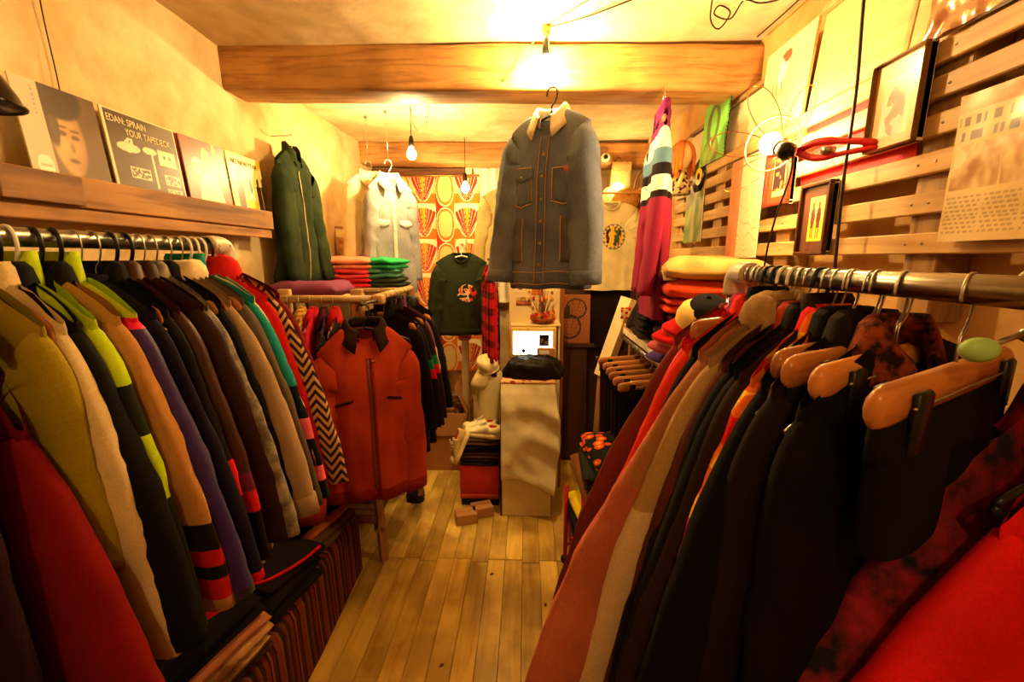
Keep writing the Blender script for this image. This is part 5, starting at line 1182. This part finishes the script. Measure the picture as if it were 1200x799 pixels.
t = thing('framed_photo', 'small wood framed photograph standing on the ledge by the cream coat', 'picture', (-1.345, 3.20, 1.635)); t.rotation_euler = (R(-8), 0, R(55))
for q in ((-.075, -.06, 0, .2), (.06, .075, 0, .2), (-.06, .06, 0, .015), (-.06, .06, .185, .2)): mk('frame_side', rbox(q[0], q[1], -.008, .008, q[2], q[3], .002, 1), M['pinez'], t, False)
sheet('photo', (-.06, -.002, .015), (.12, 0, 0), (0, 0, .17), lambda u, v: (226, 206, 150) if v > .62 else lerpc((150, 90, 40), (210, 160, 90), N(u * 6, v * 6, 1) + .5), 16, 20, t, .3)

# cabinet and shelf behind the green jacket, folded jumpers
CB = wood('cabinet_pale', (206, 166, 110), (170, 126, 74), 2, .6)
t = thing('low_cabinet', 'pale wooden cabinet by the wall carrying folded pink and green jumpers', 'cabinet', (0, 0, 0))
mk('carcass', rbox(-1.385, -.83, 2.66, 3.0, 0, 1.395, .004), CB, t, False); mk('top', rbox(-1.385, -.815, 2.645, 3.01, 1.395, 1.418, .004), CB, t, False); mk('door', rbox(-1.37, -1.115, 2.648, 2.659, .04, 1.37, .003), CB, t, False); mk('door', rbox(-1.105, -.84, 2.648, 2.659, .04, 1.37, .003), CB, t, False)
HH = .058
PK = [((232, 60, 76), 'bright coral pink'), ((238, 84, 88), 'salmon pink'), ((244, 150, 120), 'pale peach pink')]
for k, (c, nme) in enumerate(PK):
    folded('folded_jumper', f'{nme} folded jumper, {["lowest", "middle", "topmost"][k]} in the pink pile by the green jacket', 'jumper', (-1.16, 2.80, 1.418 + k * HH), .34, .26, .06, 2, F(c), [3, -2, 4][k], 'folded jumpers on the pale cabinet', k + 3, puff=.03 * (k == 2))
GR = [((60, 70, 44), 'olive', -.93), ((92, 150, 120), 'grey green', -.95), ((56, 176, 110), 'bright mint green', -.94)]
for k, (c, nme, x) in enumerate(GR):
    folded('folded_jumper', f'{nme} folded jumper, {["lowest", "middle", "topmost"][k]} in the green pile before the western shirt', 'jumper', (x, 2.84, 1.418 + k * HH), .24, .28, .06, 2, F(c), [0, 6, -14][k], 'folded jumpers on the pale cabinet', k + 9, puff=.02 * (k == 2))
t = thing('wall_board', 'plain wooden board shelf on the wall behind the short wooden rail', 'shelf', (0, 0, 0)); mk('board', rbox(-1.385, -.96, 2.16, 2.52, 1.375, 1.395, .003), CB, t, False); mk('bracket', rbox(-1.385, -1.37, 2.2, 2.48, 1.25, 1.375, .003), CB, t, False)
folded('purple_cushion', 'puffy mauve cushion lying on the board behind the wooden rail', 'cushion', (-1.17, 2.29, 1.395), .40, .24, .07, 1, F((150, 84, 120)), -3, None, 21, puff=.02)

# ------------------------------------------------------------------ left bench and folded pile
t = thing('striped_bench', 'low bench covered in red brown striped woven cloth along the floor', 'bench', (0, 0, 0))
SC = F((150, 60, 30), None, 'multistripe', (1, .16, [(120, 50, 28), (120, 50, 28), (52, 26, 20), (140, 84, 46), (84, 34, 24), (84, 34, 24), (40, 24, 20), (126, 60, 36), (126, 60, 36), (126, 60, 36), (130, 84, 52), (60, 30, 22), (46, 28, 22), (100, 44, 28), (116, 66, 40), (60, 34, 26), (60, 34, 26)]))
rows = []
for i in range(41):
    y = .25 + 1.70 * i / 40; xe = -.80 - .035 * (y - .25) + .006 * N(y * 5, 0, 0)
    rows.append([(-1.37, y, 0), (-1.37, y, .34), (-1.2, y, .35), (xe - .06, y, .35 + .006 * N(y * 4, 1, 1)), (xe - .012, y, .335), (xe, y, .30), (xe + .004 + .003 * N(y * 4, 2, 0), y, .15), (xe + .008 + .004 * N(y * 3, 5, 0), y, .0)])
mk('cover', grid(rows, False), SC, t); mk('end_panel', box(-1.37, -.87, 1.93, 1.945, 0, .34), SC, t, False); mk('inner_box', box(-1.36, -.88, .3, 1.92, 0, .30), DW, t, False)
fb = lambda lab, nm, cat, x, y, z, w, d, h, n_, mt, ro, sd, **k: folded(nm, lab, cat, (x, y, z), w, d, h, n_, mt, ro, 'folded clothes on the striped bench', sd, **k)
fb('rough brown blanket lowest in the folded pile on the striped bench', 'folded_blanket', 'blanket', -1.09, 1.02, .35, .46, .44, .05, 2, F((84, 52, 34), (40, 24, 18), 'mottle', 18), -14, 31)
fb('cream patterned knit jumper under the dark striped sweater', 'folded_jumper', 'jumper', -1.08, 1.0, .40, .47, .44, .055, 2, F((206, 160, 104), (120, 76, 44), 'mottle', 14), -14, 32)
fb('pink beige folded cardigan just under the dark striped sweater', 'folded_cardigan', 'cardigan', -1.085, 1.0, .455, .46, .44, .04, 1, F((190, 126, 90)), -13, 33)
NAV = F((22, 18, 22), None, 'multistripe', (0, .46, [(20, 17, 21)] * 5 + [(200, 176, 130), (20, 17, 21), (190, 160, 120)] + [(20, 17, 21)] * 9 + [(236, 210, 160), (20, 17, 21), (236, 210, 160), (20, 17, 21), (226, 196, 150)] + [(20, 17, 21)] * 5))
fb('dark knitted sweater with pale stripes folded on top of the bench pile', 'folded_sweater', 'sweater', -1.10, 1.02, .495, .48, .42, .07, 2, NAV, -14, 34, puff=.02)
fb('black fleece folded beside the striped sweater towards the aisle', 'folded_fleece', 'fleece', -.93, 1.36, .35, .20, .30, .11, 2, F((26, 20, 22)), -10, 35, puff=.02)
fb('red piped black top folded between the pile and the grey trousers', 'folded_shirt', 'top', -.93, 1.38, .46, .20, .28, .035, 1, F((34, 20, 22)), -16, 36)
t = bpy.data.objects['folded_shirt']; mk('red_piping', tube(bezier([(-.10, -.12, .034), (-.02, -.135, .04), (.06, -.10, .04), (.10, .02, .038), (.095, .12, .03)], 5), .006, 6), F((206, 26, 28)), t)
fb('grey brown folded trousers at the far end of the striped bench', 'folded_trousers', 'trousers', -.99, 1.73, .35, .28, .34, .07, 2, F((112, 88, 66)), -12, 37, puff=.01)
fb('orange tan shirt folded on the grey brown trousers', 'folded_shirt', 'shirt', -1.0, 1.72, .42, .26, .32, .03, 1, F((196, 110, 56)), -14, 38)
fb('black folded coat on top at the far end of the striped bench', 'folded_coat', 'coat', -1.05, 1.70, .45, .30, .34, .06, 2, F((18, 14, 16)), -14, 39, puff=.02)
heap('floral_scarf', 'black scarf with red flowers heaped by the wall end of the bench', 'scarf', (-1.2, 1.45, .35), .26, .30, .26, F((20, 20, 26), (150, 40, 30), 'floral', dict(s=20, c3=(200, 70, 40))), seed=12)
heap('dark_blanket', 'dark crumpled blanket at the near end of the striped bench', 'blanket', (-1.05, .55, .35), .5, .36, .14, F((30, 20, 18)), seed=14)

# ------------------------------------------------------------------ right side shelf, low rail and pile
t = thing('side_table', 'wooden table against the slatted wall loaded with folded clothes and caps', 'table', (0, 0, 0))
mk('top', rbox(.60, .985, 1.25, 2.62, 1.185, 1.21, .003), M['pine'], t, False); mk('front_strip', rbox(.595, .612, 1.25, 2.62, 1.15, 1.185, .002), M['cream'], t, False)
for y in (1.27, 2.56): 
    for x in (.63, .94): mk('leg', rbox(x, x + .04, y, y + .04, 0, 1.185, .003), M['pinez'], t, False)
t = thing('chrome_rail', 'low chrome rail under the side table hung with clip hangers', 'clothes rail', (0, 0, 0)); mk('rail', cyl((.6, 1.85, 1.128), (.6, 2.62, 1.128), .013, 14), M['chrome'], t)
for y in (1.9, 2.55): mk('bracket', rbox(.594, .606, y - .005, y + .005, 1.128, 1.16, .001, 1), M['chrome'], t)
for k, (y, what, lab, c) in enumerate(((1.93, 'black jeans', 'black jeans on clip hanger nearest on the low chrome rail', (20, 17, 18)), (2.02, 'charcoal trousers', 'charcoal trousers second on the low chrome rail', (32, 26, 26)), (2.11, 'dark brown cords', 'dark brown cords third on the low chrome rail', (48, 28, 20)), (2.21, 'black pleated trousers', 'black pleated trousers fourth on the low chrome rail', (18, 15, 17)), (2.31, 'navy slacks', 'navy slacks fifth on the low chrome rail', (26, 24, 40)), (2.42, 'dark red trousers', 'dark red trousers farthest along the low chrome rail', (66, 18, 20)))):
    hung(KR, 'trousers', what, lab, F(c), hk='clip', off=y, L=.9, w=.19)
t = thing('propped_board', 'white painted board leaning at the end of the low chrome rail', 'board', (0, 0, 0)); mk('board', leg((.635, 2.66, 1.36), (.486, 2.66, .865), .04), flat('board_white', (226, 206, 150), .6), t, False); mk('floral_tag', rbox(.575, .64, 2.595, 2.607, 1.24, 1.31, .004), F((226, 200, 150), (196, 40, 30), 'floral', dict(s=40)), t); mk('foot', leg((.486, 2.66, .87), (.46, 2.70, 0), .02), M['pinez'], t, False)
ft = lambda lab, nm, cat, x, y, z, w, d, h, n_, mt, ro, sd, **k: folded(nm, lab, cat, (x, y, z), w, d, h, n_, mt, ro, 'clothes piled on the side table', sd, **k)
ft('dark brown folded jumper lowest on the side table pile', 'folded_jumper', 'jumper', .77, 2.2, 1.21, .34, .42, .06, 2, F((44, 28, 24)), 85, 51)
ft('black folded cardigan second on the side table pile', 'folded_cardigan', 'cardigan', .76, 2.18, 1.27, .32, .40, .05, 2, F((26, 20, 22)), 82, 52)
heap('dark_clothes', 'loose dark brown jersey heaped at the aisle edge of the side table', 'jersey', (.70, 2.28, 1.21), .24, .44, .17, F((46, 30, 26)), seed=22)
heap('navy_scarf', 'navy and rust crumpled scarf lying under the lined denim coat', 'scarf', (.70, 2.22, 1.34), .24, .3, .10, F((30, 26, 42), (150, 80, 40), 'mottle', 12), seed=25)
ft('maroon folded jersey under the lined coat', 'folded_jersey', 'jersey', .78, 1.90, 1.21, .36, .36, .09, 2, F((70, 30, 26)), 88, 53)
ft('rust folded shirt second under the lined coat', 'folded_shirt', 'shirt', .78, 1.90, 1.30, .34, .34, .07, 2, F((120, 52, 24)), 86, 54)
ft('orange fleece lining folded half open between coat and rust shirt', 'folded_lining', 'jacket', .76, 1.90, 1.38, .38, .38, .06, 2, F((222, 84, 34), sheen=.5), 84, 55)
ft('pale denim coat with orange lining folded on top of the side table pile', 'folded_coat', 'coat', .775, 1.93, 1.435, .50, .40, .15, 2, [F((206, 80, 34), sheen=.5), F((206, 172, 106), (176, 138, 84), 'mottle', 9)], 82, 56, puff=.035)
t = thing('coat_label', 'small pale label with dark mark on the folded lined coat', 'label', (.585, 1.78, 1.53), (0, R(-70), 8)); mk('label', rbox(-.018, .018, -.03, .03, 0, .003, .001, 1), M['paper'], t); mk('mark', box(-.006, .006, -.018, .018, .003, .0036), M['black'], t)
def cap(label, loc, rot, cm, bm_, um=None, s=1.0):
    t = thing('baseball_cap', label, 'cap', loc, rot, 'caps on the side table')
    rows = [[(.085 * s * rr * math.cos(a), .095 * s * rr * math.sin(a), z * s) for a in [2 * PI * k / 24 for k in range(24)]] for rr, z in ((1.0, 0), (1.03, .03), (.95, .065), (.72, .095), (.4, .108), (.03, .112))]
    mk('crown', grid(rows, True), cm, t); mk('button', sphere((0, 0, .114 * s), .008, 8, 5), cm, t)
    def br(off): return [[((.075 + .10 * q * math.cos(a * .9)) * s * math.cos(a * .75) + .0, (.078 + .012 * q) * s * math.sin(a) , (.006 - .03 * q * q * (1 - .3 * math.cos(a)) - .02 * math.sin(a) ** 2 * q) * s + off) for a in [-1.3 + 2.6 * k / 18 for k in range(19)]] for q in (0, .2, .4, .6, .8, 1)]
    solid(mk('brim', grid(br(.002)), bm_, t), .003, 0); solid(mk('brim_underside', grid(br(-.002)), um or bm_, t), .001, 0); return t
cap('black cap with red brim underside on top of the stacked caps', (.665, 1.58, 1.372), (R(-24), R(6), R(172)), F((24, 18, 20)), F((200, 26, 30)), F((226, 190, 120)), s=.9)
cap('cream and red cap just beneath the black one', (.65, 1.60, 1.345), (R(-14), R(8), R(176)), F((226, 190, 116)), F((214, 30, 34)), F((226, 190, 120)))
cap('dusty pink cap below the cream and red one', (.65, 1.66, 1.29), (R(-10), R(4), R(182)), F((190, 96, 110)), F((196, 100, 112)))
cap('purple brimmed cap lowest in the stack with white underside', (.67, 1.76, 1.22), (R(-8), R(2), R(186)), F((70, 46, 110)), F((84, 60, 130)), F((236, 220, 180)))
# low pile beneath
t = thing('low_rack', 'low red metal rack near the floor holding folded clothes by the aisle', 'rack', (0, 0, 0))
mk('shelf_top', rbox(.24, .80, 1.55, 2.30, .10, .118, .003), DW, t, False)
for x, y in ((.215, 2.03), (.215, 1.5), (.80, 2.3), (.80, 1.5)):
    mk('leg', cyl((x, y, .05), (x, y, .45), .011, 10), flat('rack_red', (176, 24, 20), .4), t); mk('ball_foot', sphere((x, y, .024), .024, 12, 8), M['black'], t)
for y in (1.5, 2.03): mk('side_bar', cyl((.215, y, .11), (.80, y + (.27 if y > 2 else 0), .11), .009, 8), flat('rack_red', (176, 24, 20), .4), t)
fl_ = lambda lab, nm, cat, x, y, z, w, d, h, n_, mt, ro, sd, **k: folded(nm, lab, cat, (x, y, z), w, d, h, n_, mt, ro, 'folded clothes on the low red rack', sd, **k)
fl_('red patterned blanket lowest on the low red rack', 'folded_blanket', 'blanket', .47, 1.93, .118, .46, .50, .14, 3, F((150, 24, 24), (226, 150, 80), 'plaid', .03), 0, 61)
fl_('dark violet folded jacket on the red patterned blanket', 'folded_jacket', 'jacket', .47, 1.92, .26, .48, .48, .09, 2, F((56, 36, 62)), 3, 62)
fl_('yellow folded t-shirt in the low rack pile', 'folded_tshirt', 't-shirt', .47, 1.90, .35, .44, .46, .05, 1, F((232, 208, 30)), 8, 63)
fl_('magenta folded jumper above the yellow t-shirt', 'folded_jumper', 'jumper', .50, 1.92, .40, .44, .48, .09, 1, F((206, 20, 110)), -3, 64, puff=.01)
fl_('brown folded cords above the magenta jumper', 'folded_trousers', 'trousers', .49, 1.98, .49, .46, .46, .07, 2, F((140, 90, 50)), 4, 65)
fl_('dark green folded sweatshirt on the brown cords', 'folded_sweatshirt', 'sweatshirt', .50, 1.98, .56, .44, .44, .07, 2, F((52, 54, 38)), -4, 66)
fl_('black and orange patterned scarf topmost on the low rack pile', 'folded_scarf', 'scarf', .50, 1.96, .63, .40, .40, .08, 2, F((30, 26, 22), (206, 90, 30), 'floral', dict(s=16, c3=(236, 160, 60))), 6, 67, puff=.03)
folded('folded_jeans', 'dark blue jeans with pale hem seam sticking out low under the pink coat', 'jeans', (.30, 1.22, .10), .40, .30, .07, 2, F((18, 16, 24)), 12, None, 70, (0, -6))
t = thing('low_box', 'dark wooden box on the floor beneath the coats by the slats', 'box', (0, 0, 0)); mk('carcass', rbox(.22, .82, .62, 1.36, 0, .095, .004), DW, t, False); mk('lid', rbox(.215, .825, .615, 1.365, .085, .10, .003), DW, t, False)
heap('fallen_shoe_bag', 'small dark cloth bundle on the floor beside the wooden rack leg', 'bag', (-.74, 2.62, 0), .12, .12, .07, F((60, 34, 24)), seed=33)
for k, (x, y, r_, lab) in enumerate(((-.33, 1.42, 40, 'small brown leaf scrap on the floorboards toward the bench'), (.10, 1.74, 75, 'tiny dark scrap on the boards before the draped column'), (-.17, 1.93, 10, 'tiny brown crumb of bark in the middle of the boards'))):
    t = thing('floor_scrap', lab, 'scrap', (x, y, .001), r_)
    mk('scrap', ([(-.012, 0, 0), (0, -.007, .001), (.014, .001, 0), (.002, .008, .003), (-.002, .001, .004)], [(0, 1, 4), (1, 2, 4), (2, 3, 4), (3, 0, 4), (3, 2, 1, 0)]), flat('scrap_brown', (84, 44, 18), .8), t)
